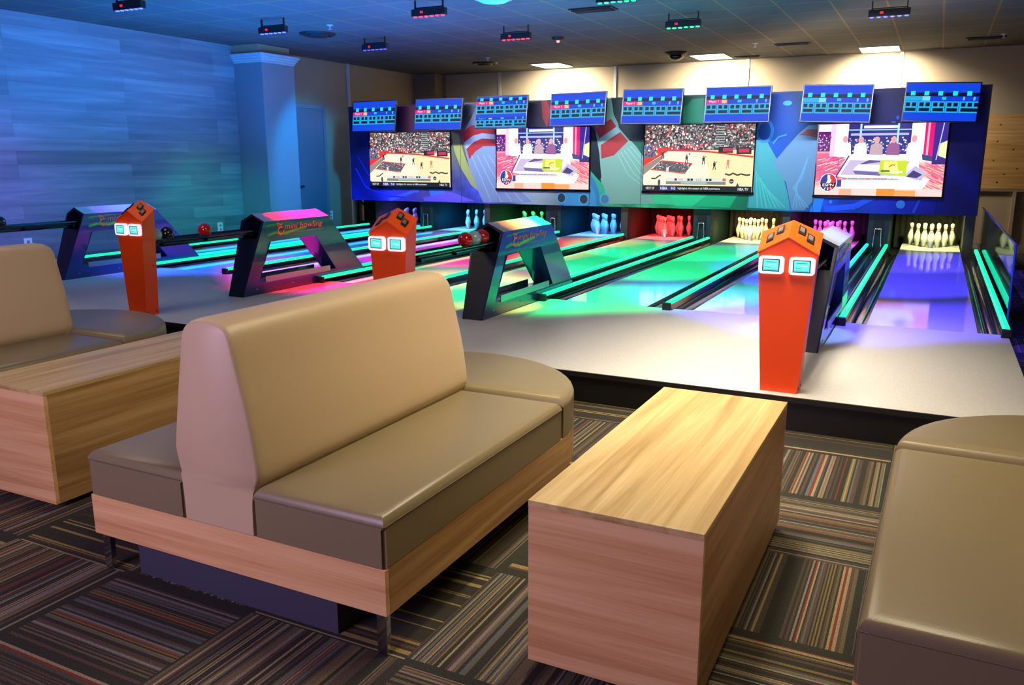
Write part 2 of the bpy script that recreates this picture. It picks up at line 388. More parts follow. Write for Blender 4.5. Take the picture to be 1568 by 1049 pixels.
# ------------------------------------------------------------------ room
struct('floor', MB().box(WL, 3.6, -3.5, YW, -.05, 0), M['carpet'])
struct('ceiling', MB().box(WL-.1, 3.6, -3.5, YW+.1, ZC, ZC+.05), M['ceiling'])
struct('wall_left', MB().box(WL-.1, WL, -3.5, 12.0, 0, ZC), M['planks'])
wl2 = struct('wall_left_rear', MB().box(WL-.1, WL, 12.0, YW+.1, 0, ZC), M['cream'])
struct('wall_far', MB().box(WL, 3.6, YW, YW+.1, 0, ZC), M['cream'])
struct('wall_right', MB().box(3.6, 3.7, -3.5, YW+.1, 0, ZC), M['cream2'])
struct('trim_1', MB().box(WL, WL+.04, 15.2, 15.27, 0, ZC), M['trim_white'])
for k, x in enumerate((-9.54, -6.64, -3.74, -.84)):
    struct('trim_%d' % (k+2), MB().box(x-.03, x+.03, YW-.035, YW, 0, ZC), M['trim_white'])
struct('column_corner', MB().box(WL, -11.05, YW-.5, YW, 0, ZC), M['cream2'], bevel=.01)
col = struct('column', MB().box(WL, -11.0, 11.9, 12.75, 0, 3.3), M['column'], bevel=.008)
cap = MB()
for a, z0, z1 in ((.012, 3.29, 3.32), (.03, 3.32, 3.36), (.055, 3.36, 3.40), (.085, 3.40, 3.45)):
    cap.box(WL, -11.0+a, 11.9-a, 12.75+a, z0, z1)
struct('column_crown', cap, M['crown'], parent=col, bevel=.01)
struct('column_neck', MB().box(WL, -11.05, 11.88, 12.7, 3.45, ZC), M['cream'], parent=col)
# wall-coloured door behind the column, its shadow put into the darker grey
dr = struct('door_1', MB().box(WL-.02, WL+.045, 13.3, 14.28, 0, 2.6), pmat('door shadowed paint', (104, 118, 138), .6), bevel=.008)
MB().cyl((WL+.045, 13.42, 1.05), (WL+.10, 13.42, 1.05), .03).box(WL+.08, WL+.11, 13.41, 13.55, 1.03, 1.06).box(WL+.04, WL+.05, 13.38, 13.46, .95, 1.15).build('door_handle', M['steel'], dr)
fr = MB(); fr.box(WL, WL+.06, 13.22, 13.3, 0, 2.68); fr.box(WL, WL+.06, 14.28, 14.36, 0, 2.68); fr.box(WL, WL+.06, 13.3, 14.28, 2.6, 2.68)
struct('door_frame', fr, pmat('door frame paint', (120, 132, 150), .6), parent=dr)
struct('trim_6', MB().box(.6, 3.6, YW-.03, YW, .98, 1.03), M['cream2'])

M['socket'] = pmat('socket face', (120, 140, 160), .5)
def wall_plate(y, z, label):
    t = thing('wall_outlet', label, 'outlet', (WL, y, z))
    MB().box(0, .012, -.06, .06, -.09, .09).build('cover_plate', M['plate'], t, bevel=.004)
    for z0 in (.015, -.055): MB().box(.012, .016, -.02, .02, z0, z0+.04).build('socket', M['socket'], t)
wall_plate(11.276, .371, 'white outlet cover on plank wall just left of the grey column')
wall_plate(7.603, .393, 'white outlet cover on plank wall behind the leftmost sofa back')
wall_plate(14.45, .402, 'white outlet cover on plain wall right of the grey column')

ply = thing('plywood_board', 'bare plywood sheet fixed to far wall right of the mural', 'board', (0, 0, 0))
MB().box(.62, 3.55, YW-.031, YW-.002, 1.035, 2.38).build('sheet', M['plywood'], ply)
KN = pmat('wood knot', (110, 70, 34), .7)
for (x, z) in ((.95, 2.2), (.93, 1.9), (.9, 1.55), (1.2, 1.75), (1.1, 1.3), (1.0, 1.15), (1.35, 2.05), (1.3, 1.4)): MB().cyl((x, YW-.033, z), (x, YW-.031, z), .018, n=10).build('knot', KN, ply)
struct('trim_7', MB().box(1.28, 1.34, YW-.05, YW, 0, .98), M['cream'])

# ------------------------------------------------------------------ platform
ap = struct('floor_approach', MB().box(WL, .6245, YP, YF, HP-.02, HP), M['approach'])
struct('riser', MB().box(WL, .61, YP+.012, YF, 0, HP-.02), M['fascia'], parent=ap)
MB().box(WL, .62, YP-.004, YP+.012, HP-.03, HP+.001).build('edge_strip', pmat('edge strip', (20, 19, 18), .6), ap)
struct('floor_lane_bed', MB().box(WL, .62, YF, YE, 0, .085), M['black'])
struct('trim_8', MB().box(WL, -10.62, YF, YM, .085, .19), M['black_gloss'])

# ------------------------------------------------------------------ lanes and gutters
lane_words = [('first lane from the left, washed blue', 'blue'), ('second lane from the left, washed blue, lit cyan at its pins', 'blue'),
              ('third lane from the left, washed violet and red', 'red'), ('fourth lane from the left, washed red and magenta', 'red'),
              ('fifth lane from the left, green, running to red lit pins', 'green'), ('sixth lane from the left, green, running to warm white pins', 'green'),
              ('seventh lane from the left, violet blue, behind the nearest orange kiosk', 'violet'), ('rightmost lane, violet blue, beside the clear side shield', 'violet')]
LANES = []
def gutter_mb(x0, x1):
    mb = MB(); n = 10; w = (x1-x0)/2; c = (x0+x1)/2; pr = []
    for i in range(n+1):
        a = PI*i/n; pr.append((c-w*math.cos(a), HP-.004-.085*math.sin(a)))
    o = len(mb.v)
    for y in (YF, 14.28):
        for p in pr: mb.v.append((p[0], y, p[1]))
    for i in range(n): mb.f.append([i, i+1, n+2+i, n+1+i]); mb.c.append(None); mb.mi.append(0); mb.sm.append(True)
    return mb
for i in range(8):
    ucx = UX[i//2]; sg = 1 if i % 2 else -1
    xa, xb_ = sorted((ucx+sg*.335, ucx+sg*1.17)); cx = (xa+xb_)/2
    t = thing('bowling_lane', 'glossy '+lane_words[i][0], 'lane', (cx, YF, HP))
    h = (xb_-xa)/2
    MB().box(-h, h, 0, YM-.05-YF, -.12, 0).build('lane_surface', M['lane'], t)
    MB().box(-h, h, YM-.05-YF, YE-.4-YF, -.12, 0).build('pin_deck', M['pindeck'], t)
    for (a, b) in ((ucx+sg*.168, ucx+sg*.335), (ucx+sg*1.17, ucx+sg*1.338)):
        a, b = sorted((a, b)); g = gutter_mb(a, b); g.v = [(p[0]-cx, p[1]-YF, p[2]-HP) for p in g.v]; g.build('gutter', M['gutter'], t)
    LANES.append(cx)

def led_rail(x, y0, y1, label, mat='led_strip', w=.05, hb=.025):
    t = thing('lit_lane_rail', label, 'light rail', (x, y0, HP), 'glowing rails between the lanes')
    L = y1-y0; h = w/2
    MB().prism([(-hb, -.12), (hb, -.12), (hb, .0), (h, .045), (-h, .045), (-hb, .0)], 1, 0, L).build('housing', M['black_gloss'], t)
    MB().prism([(-h+.001, .045), (h-.001, .045), (h-.002, .066), (h-.012, .076), (-h+.012, .076), (-h+.002, .066)], 1, .02, L).build('light_strip', M[mat], t)
    MB().box(-h-.014, h+.014, -.035, .0, -.0, .07).build('end_cap', M['black'], t, bevel=.006)
names = ['first', 'second', 'third', 'fourth']
hue = ['purple topped ball return', 'red topped ball return', 'orange topped ball return', 'pale topped ball return']
for i, ucx in enumerate(UX):
    led_rail(ucx-.14, 7.47, 14.25, 'glowing rail leaving the left side of the '+hue[i], 'led_strip_cyan' if i in (0, 3) else 'led_strip')
    led_rail(ucx+.14, 7.47, 14.25, 'glowing green rail leaving the right side of the '+hue[i], 'led_strip')
    if i < 3: led_rail(ucx+S/2, 7.52, 14.25, 'single glowing rail midway between the '+hue[i].split()[0]+' topped and '+hue[i+1].split()[0]+' topped ball returns', hb=.05)
led_rail(XB-3*S-1.39, 7.5, 14.25, 'glowing green rail along the plank wall, farthest left of all')
led_rail(XB+1.365, 7.5, 14.0, 'glowing green rail at the foot of the clear side shield')
# dark valleys between the paired rails, dividers
for i, ucx in enumerate(UX):
    t = thing('ball_track', 'dark track between the paired glowing rails of the '+hue[i], 'ball track', (ucx, 8.7, HP))
    MB().box(-.112, .112, -.35, 5.5, -.11, -.05).build('track_bed', M['gutter'], t)
    for s_ in (-1, 1): MB().cyl((s_*.05, -.35, -.04), (s_*.05, 5.5, -.04), .012, n=8).build('track_bar', M['steel'], t)

# ------------------------------------------------------------------ masking unit with mural
MX0, MX1, MZ0, MZ1 = -10.89, .567, .756, 2.63
mu = thing('mural_wall_unit', 'wide panel over the pins printed with giant bowling pins', 'mural', (0, YM, 0))
MB().box(MX0, MX1, .0, .06, MZ0, MZ1).build('backing_board', M['dark_case'], mu)
MB().box(MX1-.02, MX1+.01, -.004, .9, MZ0, MZ1).build('side_board', M['dark_case'], mu)
def mural_fn(u, v, l): return (MX0+(MX1-MX0)*u, -.001-EPS*.6*l, MZ0+(MZ1-MZ0)*v)
pic = Pic(mural_fn)
def uv(u, v):
    p = px(u, v, Y=YM); return ((p.x-MX0)/(MX1-MX0), (p.z-MZ0)/(MZ1-MZ0))
ctrl = [((545, 170), (34, 22, 70)), ((620, 175), (90, 34, 66)), ((560, 240), (16, 26, 130)), ((555, 300), (26, 34, 200)), ((620, 300), (70, 64, 214)), ((700, 180), (70, 60, 70)),
        ((720, 220), (120, 110, 60)), ((660, 300), (110, 100, 200)), ((745, 170), (90, 110, 130)), ((740, 260), (40, 60, 80)), ((730, 300), (70, 80, 200)), ((830, 170), (60, 56, 76)),
        ((830, 300), (130, 150, 160)), ((905, 160), (50, 80, 84)), ((925, 240), (16, 44, 52)), ((960, 160), (14, 30, 34)), ((950, 300), (40, 150, 110)), ((1000, 305), (40, 170, 120)), ((975, 240), (24, 110, 90)),
        ((1060, 160), (10, 80, 66)), ((1120, 305), (20, 140, 100)), ((1190, 165), (16, 60, 150)), ((1200, 240), (14, 70, 160)), ((1240, 160), (16, 70, 130)), ((1230, 310), (30, 110, 190)),
        ((1280, 310), (24, 70, 220)), ((1360, 160), (30, 22, 90)), ((1400, 315), (22, 40, 190)), ((1480, 200), (26, 26, 110)), ((1480, 300), (20, 26, 130)), ((1510, 160), (34, 20, 60)), ((1490, 140), (24, 22, 96))]
cu_ = [(uv(*p), c) for p, c in ctrl]  # print colours, with the coloured light falling on them mixed in
def bg(u, v):
    ws = [(1/(((u-p[0])*6.1)**2+(v-p[1])**2+.004)**1.6, c) for p, c in cu_]; t = sum(w for w, _ in ws)
    n = .9+.2*math.sin(u*70+v*9+2*math.sin(v*7+u*23))
    return tuple(min(255, sum(w*c[k] for w, c in ws)/t*n) for k in range(3))
pic.grad(None, 90, 14, bg)
def P(pts, col): pic.poly([uv(*p) for p in pts], col)
def Lp(pts, w, col): pic.line([uv(*p) for p in pts], w, col, (MX1-MX0)/(MZ1-MZ0))
# big pin 1 (left centre)
P([(735, 150), (775, 150), (772, 196), (762, 220), (768, 250), (790, 288), (818, 310), (740, 310), (722, 270), (712, 230), (708, 205), (722, 180)], (116, 138, 172))
P([(706, 203), (722, 192), (740, 190), (764, 194), (758, 206), (738, 204), (724, 208), (711, 218)], (170, 40, 44)); P([(711, 218), (724, 208), (738, 204), (758, 206), (757, 213), (738, 212), (726, 217), (714, 228)], (150, 170, 196))
P([(714, 228), (726, 217), (738, 212), (757, 213), (761, 224), (740, 224), (728, 232), (719, 244)], (158, 38, 42))
for k in range(5): Lp([(722+k*9, 238), (738+k*11, 275), (752+k*16, 309)], .0013, (150, 166, 194))
P([(690, 200), (702, 206), (712, 240), (724, 270), (732, 292), (722, 284), (706, 258), (696, 232)], (150, 158, 90))
P([(654, 285), (676, 285), (690, 307), (662, 306)], (70, 120, 235)); Lp([(596, 306), (626, 296), (640, 289)], .006, (80, 110, 245)); pic.ell(*uv(638, 291), .0048, .028, (84, 110, 240))
Lp([(545, 258), (560, 286), (590, 300), (620, 302)], .003, (36, 50, 230)); Lp([(548, 240), (565, 268), (600, 292)], .002, (30, 44, 190))
P([(648, 302), (690, 294), (728, 308), (700, 309), (650, 308)], (110, 90, 250))
# pin 2 (centre), tipped
P([(920, 140), (936, 150), (940, 176), (952, 200), (975, 225), (1000, 262), (1003, 312), (930, 312), (922, 290), (916, 240), (910, 205), (917, 180)], (108, 148, 140))
P([(829, 152), (836, 150), (843, 168), (838, 196), (831, 180)], (130, 40, 44))
P([(911, 197), (936, 182), (944, 194), (918, 212)], (150, 42, 44)); P([(918, 212), (944, 194), (950, 202), (921, 222)], (120, 160, 158)); P([(920, 222), (950, 202), (962, 216), (940, 238), (921, 243)], (148, 44, 46))
P([(904, 190), (912, 200), (918, 235), (921, 272), (914, 282), (906, 268), (902, 240)], (10, 22, 34))
for k in range(5): Lp([(946+k*5, 236-k*3), (962+k*9, 268-k*2), (985+k*8, 285)], .0012, (130, 170, 160))
P([(938, 150), (948, 150), (986, 188), (986, 218), (965, 216), (948, 196)], (14, 32, 40))
P([(905, 262), (925, 285), (930, 312), (906, 312), (902, 296)], (40, 150, 120))
# blue ball with finger holes
pic.ell(*uv(888, 312), .034, .32, (44, 112, 160), n=40); pic.ell(*uv(888, 316), .028, .27, (52, 130, 178), n=40)
for k, (u_, v_) in enumerate([(860, 303), (894, 305), (926, 305)]): pic.ell(*uv(u_, v_), .0085, .055, (70, 150, 190)); pic.ell(*uv(u_, v_), .0066, .043, (36, 50, 62) if k < 2 else (60, 110, 140))
# strip under third tv
P([(1000, 292), (1062, 300), (1040, 314), (1000, 312)], (52, 176, 128)); P([(1024, 295), (1090, 296), (1060, 316), (1034, 315)], (36, 190, 128)); P([(1060, 316), (1084, 297), (1130, 297), (1118, 318)], (20, 160, 108))
P([(1046, 168), (1060, 152), (1078, 150), (1078, 188), (1046, 188)], (20, 110, 84))
# pair of pins between third and fourth tv
P([(1156, 196), (1172, 212), (1190, 244), (1200, 272), (1206, 296), (1210, 322), (1144, 318), (1150, 260)], (66, 150, 160))
for k in range(7): Lp([(1158+k*3, 262+k*5), (1160+k*7, 318)], .0016, (50, 190, 160) if k % 2 else (90, 176, 180))
P([(1184, 250), (1204, 226), (1222, 206), (1238, 192), (1258, 190), (1252, 300), (1232, 322), (1212, 322), (1204, 280)], (98, 132, 168))
P([(1223, 207), (1237, 198), (1256, 198), (1256, 213), (1240, 208)], (140, 70, 70))
for k in range(5): Lp([(1238-k*2, 240+k*8), (1222-k*2, 280+k*2), (1214+k*6, 318)], .0013, (104, 156, 200))
pic.ell(*uv(1172, 201), .012, .1, (40, 120, 210)); pic.ell(*uv(1171, 201), .0085, .075, (10, 60, 150)); Lp([(1184, 220), (1192, 210), (1205, 206)], .002, (50, 140, 220)); pic.ell(*uv(1206, 158), .006, .02, (60, 160, 200))
# blue swooshes on the right
P([(1248, 303), (1262, 303), (1256, 325), (1240, 324)], (40, 130, 250)); Lp([(1262, 320), (1310, 316), (1340, 300)], .008, (34, 90, 250)); Lp([(1398, 326), (1408, 306)], .003, (40, 90, 240))
pic.ell(*uv(1379, 313), .0055, .034, (60, 140, 255)); pic.ell(*uv(1272, 309), .002, .014, (60, 140, 255)); pic.ell(*uv(1375, 180), .002, .016, (50, 90, 210)); pic.ell(*uv(1368, 188), .003, .01, (60, 120, 230))
# panel seams
for u_ in (706, 763, 904, 983, 1150, 1250, 1442):
    a, b = uv(u_, 240); pic.rect(a-.0003, a+.0003, 0, 1, (20, 24, 50))
pic.mb.build('mural_print_and_light', M['mural'], mu)
fb = MB()
for (x0, x1) in ((-11.5, -11.46), (-10.86, -10.82)): fb.box(x0, x1, .95, .99, .0, MZ0+.2)
fb.cyl((-11.46, .97, MZ0-.02), (-10.9, .97, .24), .02); fb.box(-11.5, -10.82, .95, .99, .2, .24)
fb.build('support_frame', M['bracket'], mu)

# screens on the masking unit ---------------------------------------
def basketball(p):
    p.rect(0, 1, 0, 1, (236, 218, 176))
    p.rect(0, 1, .62, 1, (70, 70, 74))
    R = random.Random(3)
    pal = [(210, 208, 204), (235, 232, 226), (120, 118, 120), (40, 40, 44), (28, 30, 34), (170, 160, 150), (200, 70, 70), (150, 140, 132), (90, 96, 104), (60, 60, 66)]
    for _ in range(1500):
        x, y = R.random(), .62+R.random()*.38; w = .006+R.random()*.014; h = .01+R.random()*.026
        if .66 < x < .73 and R.random() < .7: continue
        p.rect(x, x+w, y, min(1, y+h), R.choice(pal))
    for k in range(9): p.rect(.66, .74, .66+k*.037, .675+k*.037, (170, 172, 170))
    for k in range(60): p.rect(x := .22+R.random()*.4, x+.01, y := .63+R.random()*.06, y+.03, R.choice([(226, 40, 60), (232, 70, 90), (230, 225, 215), (40, 40, 50)]))
    p.poly([(0, .66), (.26, .66), (.22, .6), (0, .33)], (226, 46, 34)); p.poly([(0, .7), (.13, .7), (.11, .52), (0, .5)], (110, 100, 130))
    for k in range(50): x = R.random()*.12; y = .52+R.random()*.18; p.rect(x, x+.012, y, y+.03, R.choice(pal+[(70, 60, 160)]))
    p.poly([(.0, .3), (0, .38), (.2, .58), (.28, .63), (1, .53), (1, .1), (0, .1)], (246, 232, 204))
    p.poly([(0, .24), (0, .38), (.19, .56), (.2, .52)], (150, 130, 124))
    p.poly([(.55, .6), (1, .54), (1, .1), (.6, .1), (.62, .3)], (240, 222, 170))
    p.line([(.22, .625), (.6, .6), (1, .52)], .014, (222, 44, 34), 1.77)
    p.rect(.69, .82, .58, .67, (30, 26, 30)); p.rect(.73, .82, .6, .65, (190, 40, 80)); p.rect(.85, .98, .56, .66, (30, 26, 30)); p.rect(.87, .96, .585, .64, (190, 40, 80))
    p.poly([(.16, .46), (.46, .42), (.4, .28), (.08, .33)], (88, 92, 102))
    for k in range(110): x = .12+R.random()*.3; y = .31+R.random()*.12; p.rect(x, x+.01, y, y+.012, R.choice(pal))
    p.line([(.17, .465), (.46, .42)], .009, (220, 60, 46), 1.77); p.line([(.07, .33), (.4, .27)], .009, (220, 60, 46), 1.77)
    p.line([(.47+.14*math.cos(a/10*PI-PI/2), .36+.17*math.sin(a/10*PI-PI/2)) for a in range(11)], .003, (200, 180, 150), 1.77)
    for x, y, c in ((.405, .5, (40, 44, 50)), (.43, .52, (236, 226, 220)), (.56, .48, (36, 36, 40)), (.66, .4, (40, 40, 44)), (.78, .42, (226, 120, 110)), (.23, .33, (236, 220, 215)), (.18, .56, (50, 50, 60))):
        p.ell(x, y+.045, .008, .016, (150, 100, 80), 8); p.poly([(x-.012, y+.03), (x+.012, y+.03), (x+.01, y-.02), (x-.01, y-.02)], c); p.line([(x-.006, y-.02), (x-.01, y-.075)], .007, c, 1.77); p.line([(x+.006, y-.02), (x+.012, y-.07)], .007, c, 1.77); p.line([(x, y+.02), (x+.025, y+.05)], .005, c, 1.77)
    p.line([(.08, .19), (.12, .19), (.15, .23), (.17, .24)], .012, (50, 40, 44), 1.77); p.ell(.155, .13, .013, .05, (60, 66, 80), 10)
    p.text('vRaptors', .76, .98, .235, .29, (60, 50, 46), .4) if False else p.line([(.76, .27), (.8, .25), (.83, .28), (.87, .25), (.9, .27), (.95, .25), (.98, .26)], .014, (70, 58, 50), 1.77)
    p.rect(.22, .77, .105, .205, (214, 214, 214)); p.rect(.22, .77, .105, .15, (120, 132, 112)); p.rect(.36, .6, .115, .14, (150, 186, 190))
    for x in (.3, .42, .45, .59, .62): p.rect(x, x+.022, .16, .195, (40, 44, 48))
    p.text('TOR', .33, .38, .163, .192, (190, 50, 60)); p.text('CLE', .5, .55, .163, .192, (190, 50, 60)); p.rect(.74, .77, .16, .2, (200, 90, 110))
    p.ell(.82, .16, .02, .036, (40, 44, 46)); p.text('abc', .807, .833, .148, .17, (240, 240, 240)); p.poly([(.86, .08), (.875, .14), (.89, .08)], (60, 60, 60))
    p.rect(0, 1, 0, .085, (18, 18, 30)); p.text('NEXT UP', .03, .11, .022, .06, (235, 235, 235)); p.rect(.16, .32, .01, .08, (50, 44, 120)); p.text('NBA', .17, .235, .02, .065, (240, 240, 245)); p.text('9-0', .27, .31, .02, .065, (240, 240, 245))
    p.text('highlights this season at NBA.com/news', .335, .72, .02, .062, (236, 236, 236)); p.text('NBA TV', .88, .97, .022, .062, (240, 240, 240))
def studio(p):
    def f(u, v):
        base = (252, 236, 244) if v > .45 else (246, 150, 150)
        if u < .3 and .2 < v < .6: base = (236, 96, 136)
        if u > .78 and .2 < v < .5: base = (238, 110, 140)
        if v < .15: base = (250, 214, 206)
        return base
    p.grad(None, 20, 12, f); R = random.Random(5)
    for _ in range(90): x = R.random()*.24; y = .12+R.random()*.4; p.line([(x, y), (x+.06, y+.02+R.random()*.03)], .006, R.choice([(236, 40, 110), (250, 170, 180), (255, 214, 200), (206, 60, 140)]), 1.77)
    for _ in range(80): x = .8+R.random()*.2; y = .1+R.random()*.42; p.line([(x, y), (x+.05, y-.04)], .006, R.choice([(240, 70, 120), (250, 190, 170), (255, 214, 150), (220, 90, 150)]), 1.77)
    p.rect(0, .1, .62, .9, (96, 26, 110)); p.rect(.1, .14, .55, 1, (255, 200, 225))
    for _ in range(70): x = R.random()*.1; y = .63+R.random()*.22; p.rect(x, x+.008, y, y+.014, R.choice([(230, 220, 250), (60, 30, 120), (190, 60, 160)]))
    p.rect(.24, .73, .58, 1, (52, 44, 128)); p.rect(.26, .71, .84, .87, (170, 180, 230))
    p.rect(.36, .62, .94, .975, (240, 240, 255)); p.rect(.33, .345, .6, 1, (170, 220, 240)); p.rect(.62, .635, .6, 1, (170, 220, 240)); p.rect(.24, .73, .91, .925, (150, 200, 240))
    for _ in range(150): x = .25+R.random()*.46; y = .6+R.random()*.2; p.rect(x, x+.012, y, y+.018, R.choice([(220, 226, 250), (90, 100, 190), (160, 170, 220), (40, 60, 140), (245, 240, 250)]))
    p.rect(.14, .24, .55, 1, (255, 248, 252)); p.rect(.73, .83, .55, 1, (255, 250, 252)); p.rect(.83, .9, .5, 1, (224, 20, 110)); p.rect(.85, .865, .5, 1, (255, 170, 200)); p.rect(.9, 1, .5, 1, (60, 40, 140)); p.line([(.93, .5), (.965, 1)], .006, (190, 210, 240), 1.77)
    p.poly([(.94, .56), (.95, .72), (1, .76), (1, .52)], (226, 232, 170)); p.poly([(.83, .5), (.9, .48), (.9, .55), (.82, .58)], (60, 70, 130)); p.rect(.9, 1, .44, .5, (60, 40, 110))
    for x, y, c in ((.22, .66, (246, 240, 244)), (.345, .65, (250, 235, 235)), (.47, .645, (190, 160, 170)), (.6, .65, (150, 90, 140)), (.755, .66, (252, 244, 246))):
        p.poly([(x-.055, y-.12), (x-.045, y+.06), (x-.015, y+.09), (x+.015, y+.09), (x+.045, y+.06), (x+.055, y-.12)], c); p.ell(x, y+.13, .021, .048, (232, 160, 160), 14)
    p.poly([(.17, .27), (.25, .58), (.8, .56), (.82, .2), (.6, .24), (.3, .24)], (252, 240, 250)); p.poly([(.2, .29), (.27, .5), (.74, .48), (.66, .28)], (196, 180, 214)); p.line([(.16, .24), (.26, .56)], .012, (52, 58, 140), 1.77)
    p.poly([(.34, .43), (.42, .5), (.68, .48), (.7, .44), (.5, .47)], (90, 80, 140)); p.poly([(.3, .36), (.34, .44), (.52, .43), (.52, .34)], (255, 250, 255)); p.poly([(.3, .35), (.52, .33), (.52, .28), (.32, .3)], (110, 100, 160))
    p.poly([(.7, .28), (.78, .42), (.86, .34), (.86, .26), (.8, .22)], (190, 180, 220)); p.poly([(.72, .27), (.77, .36), (.84, .3), (.8, .25)], (70, 60, 110))
    p.rect(.2, .85, .1, .22, (255, 250, 255)); p.poly([(.85, .1), (.9, .24), (.85, .26), (.82, .2)], (255, 250, 255)); p.line([(.24, .245), (.66, .235)], .007, (120, 190, 210), 1.77)
    for _ in range(30): x = .22+R.random()*.4; p.rect(x, x+.008, .23, .245, (110, 130, 180))
    p.rect(0, 1, 0, .09, (250, 206, 196)); p.rect(.5, .64, 0, .1, (246, 140, 40)); p.rect(.64, .8, 0, .08, (250, 160, 90)); p.rect(.2, .3, 0, .09, (250, 170, 140))
    p.poly([(.505, .31), (.51, .5), (.72, .49), (.715, .27)], (196, 214, 40)); p.poly([(.54, .33), (.54, .48), (.64, .48), (.66, .3)], (244, 240, 120)); p.line([(.58, .4), (.6, .43), (.63, .43)], .008, (190, 60, 50), 1.77)
    p.rect(.52, .59, .335, .36, (70, 110, 90)); p.rect(.6, .69, .32, .35, (225, 240, 200))
    p.rect(.18, .215, .12, .22, (60, 60, 140))
    cx, cy, r, ry = .108, .18, .066, .122
    p.ell(cx, cy, r*1.08, ry*1.08, (240, 240, 250), 30); p.ell(cx, cy, r, ry, (20, 24, 60), 30)
    p.ell(cx, cy, r*.94, ry*.94, (44, 56, 160), 30, PI/2, 3*PI/2); p.ell(cx, cy, r*.94, ry*.94, (228, 40, 44), 30, -PI/2, PI/2)
    p.poly([(cx-.01, cy+.11), (cx+.012, cy+.1), (cx+.012, cy+.06), (cx+.026, cy+.03), (cx+.01, cy-.02), (cx-.022, cy-.02), (cx-.006, cy+.03)], (250, 250, 252))
    p.rect(cx-.06, cx+.06, cy-.065, cy-.005, (18, 18, 22)); p.text('ESPN', cx-.045, cx+.045, cy-.056, cy-.016, (250, 250, 250))
    for k in (-1, 0, 1): p.line([(cx+k*.02, cy-.07), (cx+k*.032, cy-.11)], .006, (240, 240, 250), 1.77)
TVB = [(-10.36, -8.475, 1.05, 2.1, 'leftmost large screen, basketball game, in the blue end of the mural'), (-7.455, -5.59, 1.05, 2.143, 'second large screen from the left, pink studio desk broadcast, between two giant pins'),
       (-4.57, -2.715, 1.05, 2.145, 'third large screen from the left, basketball game, in the green part of the mural'), (-1.735, .075, 1.03, 2.11, 'rightmost large screen, pink studio desk broadcast')]
for k, (x0, x1, z0, z1, lb) in enumerate(TVB):
    t = thing('wall_screen', lb, 'television', ((x0+x1)/2, YM-.02, (z0+z1)/2)); w, h = (x1-x0)/2, (z1-z0)/2
    f = MB(); e = .03
    f.box(-w-e, w+e, -.015, .025, -h-e*1.5, -h); f.box(-w-e, w+e, -.015, .025, h, h+e*.4); f.box(-w-e*.6, -w, -.015, .025, -h, h); f.box(w, w+e*.6, -.015, .025, -h, h)
    f.build('bezel', M['black_gloss'], t)
    MB().box(-w, w, -.004, .022, -h, h).build('panel_back', M['black'], t)
    p = Pic(lambda u, v, l, w=w, h=h: (-w+2*w*u, -.0045-EPS*.08*l, -h+2*h*v)); (basketball if k % 2 == 0 else studio)(p)
    p.mb.build('picture', M['tv'], t)

def scoreboard(p, kind):
    bl = (14, 66, 222); nv = (8, 10, 60); cy = (24, 176, 226)
    if kind == 'two': y0 = .94; sc = .8
    else: y0 = .76; sc = 1.
    p.rect(0, 1, 0, 1, bl)
    b = y0
    p.rect(0, 1, b-.11*sc, b-.01, nv)
    for x in (.1, .29, .48, .68, .87): p.rect(x-.032, x+.032, b-.09*sc, b+.03*sc, (20, 226, 236))
    def row(y, pink, sz, name):
        if pink == 'pink': p.rect(0, .24, y-.12*sz, y, (232, 20, 130)); p.rect(.24, .345, y-.12*sz, y, (226, 40, 120)); p.rect(.255, .33, y-.105*sz, y-.015, (248, 196, 120)); p.rect(.345, 1, y-.12*sz, y, (16, 56, 206))
        elif pink == 'cyan': p.rect(0, .24, y-.12*sz, y, (24, 170, 226)); p.rect(.24, .345, y-.12*sz, y, (120, 214, 244)); p.rect(.345, 1, y-.12*sz, y, (16, 60, 214))
        else: p.rect(0, 1, y-.12*sz, y, (14, 50, 190)); p.rect(.26, .33, y-.09*sz, y-.03, (130, 220, 190))
        if name: p.text(name, .055, .2, y-.105*sz, y-.018*sz, (250, 240, 250) if pink else (60, 190, 230))
        p.rect(.505, .565, y-.09*sz, y-.015, (30, 190, 230))
        for x in (.79, .93): p.rect(x, x+.025, y-.1*sz, y-.01, (90, 190, 240))
        g = y-.135*sz
        p.rect(0, 1, g-.3*sz, g, cy)
        for k in range(5):
            x = .0+k*.19
            p.rect(x+.178, x+.186, g-.3*sz, g, (12, 90, 190)) if k < 4 else None
            for q in range(2 if k < 4 else 3):
                p.rect(x+.018+q*.085, x+.018+q*.085+.06, g-.135*sz, g-.03*sz, nv)
            p.rect(x+.018, x+.163 if k < 4 else 1, g-.265*sz, g-.175*sz, (10, 14, 50))
    if kind == 'two': row(b-.11*sc, 'pink', .95, 'Player 1'); row(.34, '', .74, 'Player 2')
    else: row(b-.11, 'pink' if kind == 'pink' else 'cyan', 1., 'Player 1' if kind == 'pink' else None)
MON = [(-9.97, .60, 'pink'), (-8.505, .59, 'pink'), (-7.17, .585, 'two'), (-5.677, .57, 'pink'), (-4.355, .57, 'pink'), (-2.953, .56, 'pink'), (-1.475, .56, 'cyan'), (-.065, .56, 'cyan')]
mlab = ['first blue score monitor from the left end', 'second blue score monitor from the left', 'third score monitor, the only one with two player rows', 'fourth score monitor, over the right edge of the pink studio screen',
        'fifth score monitor, over the left edge of the green side basketball screen', 'sixth score monitor, with white glare streaks across it', 'seventh score monitor, cyan name bar, over the left of the rightmost screen', 'rightmost score monitor, cyan name bar']
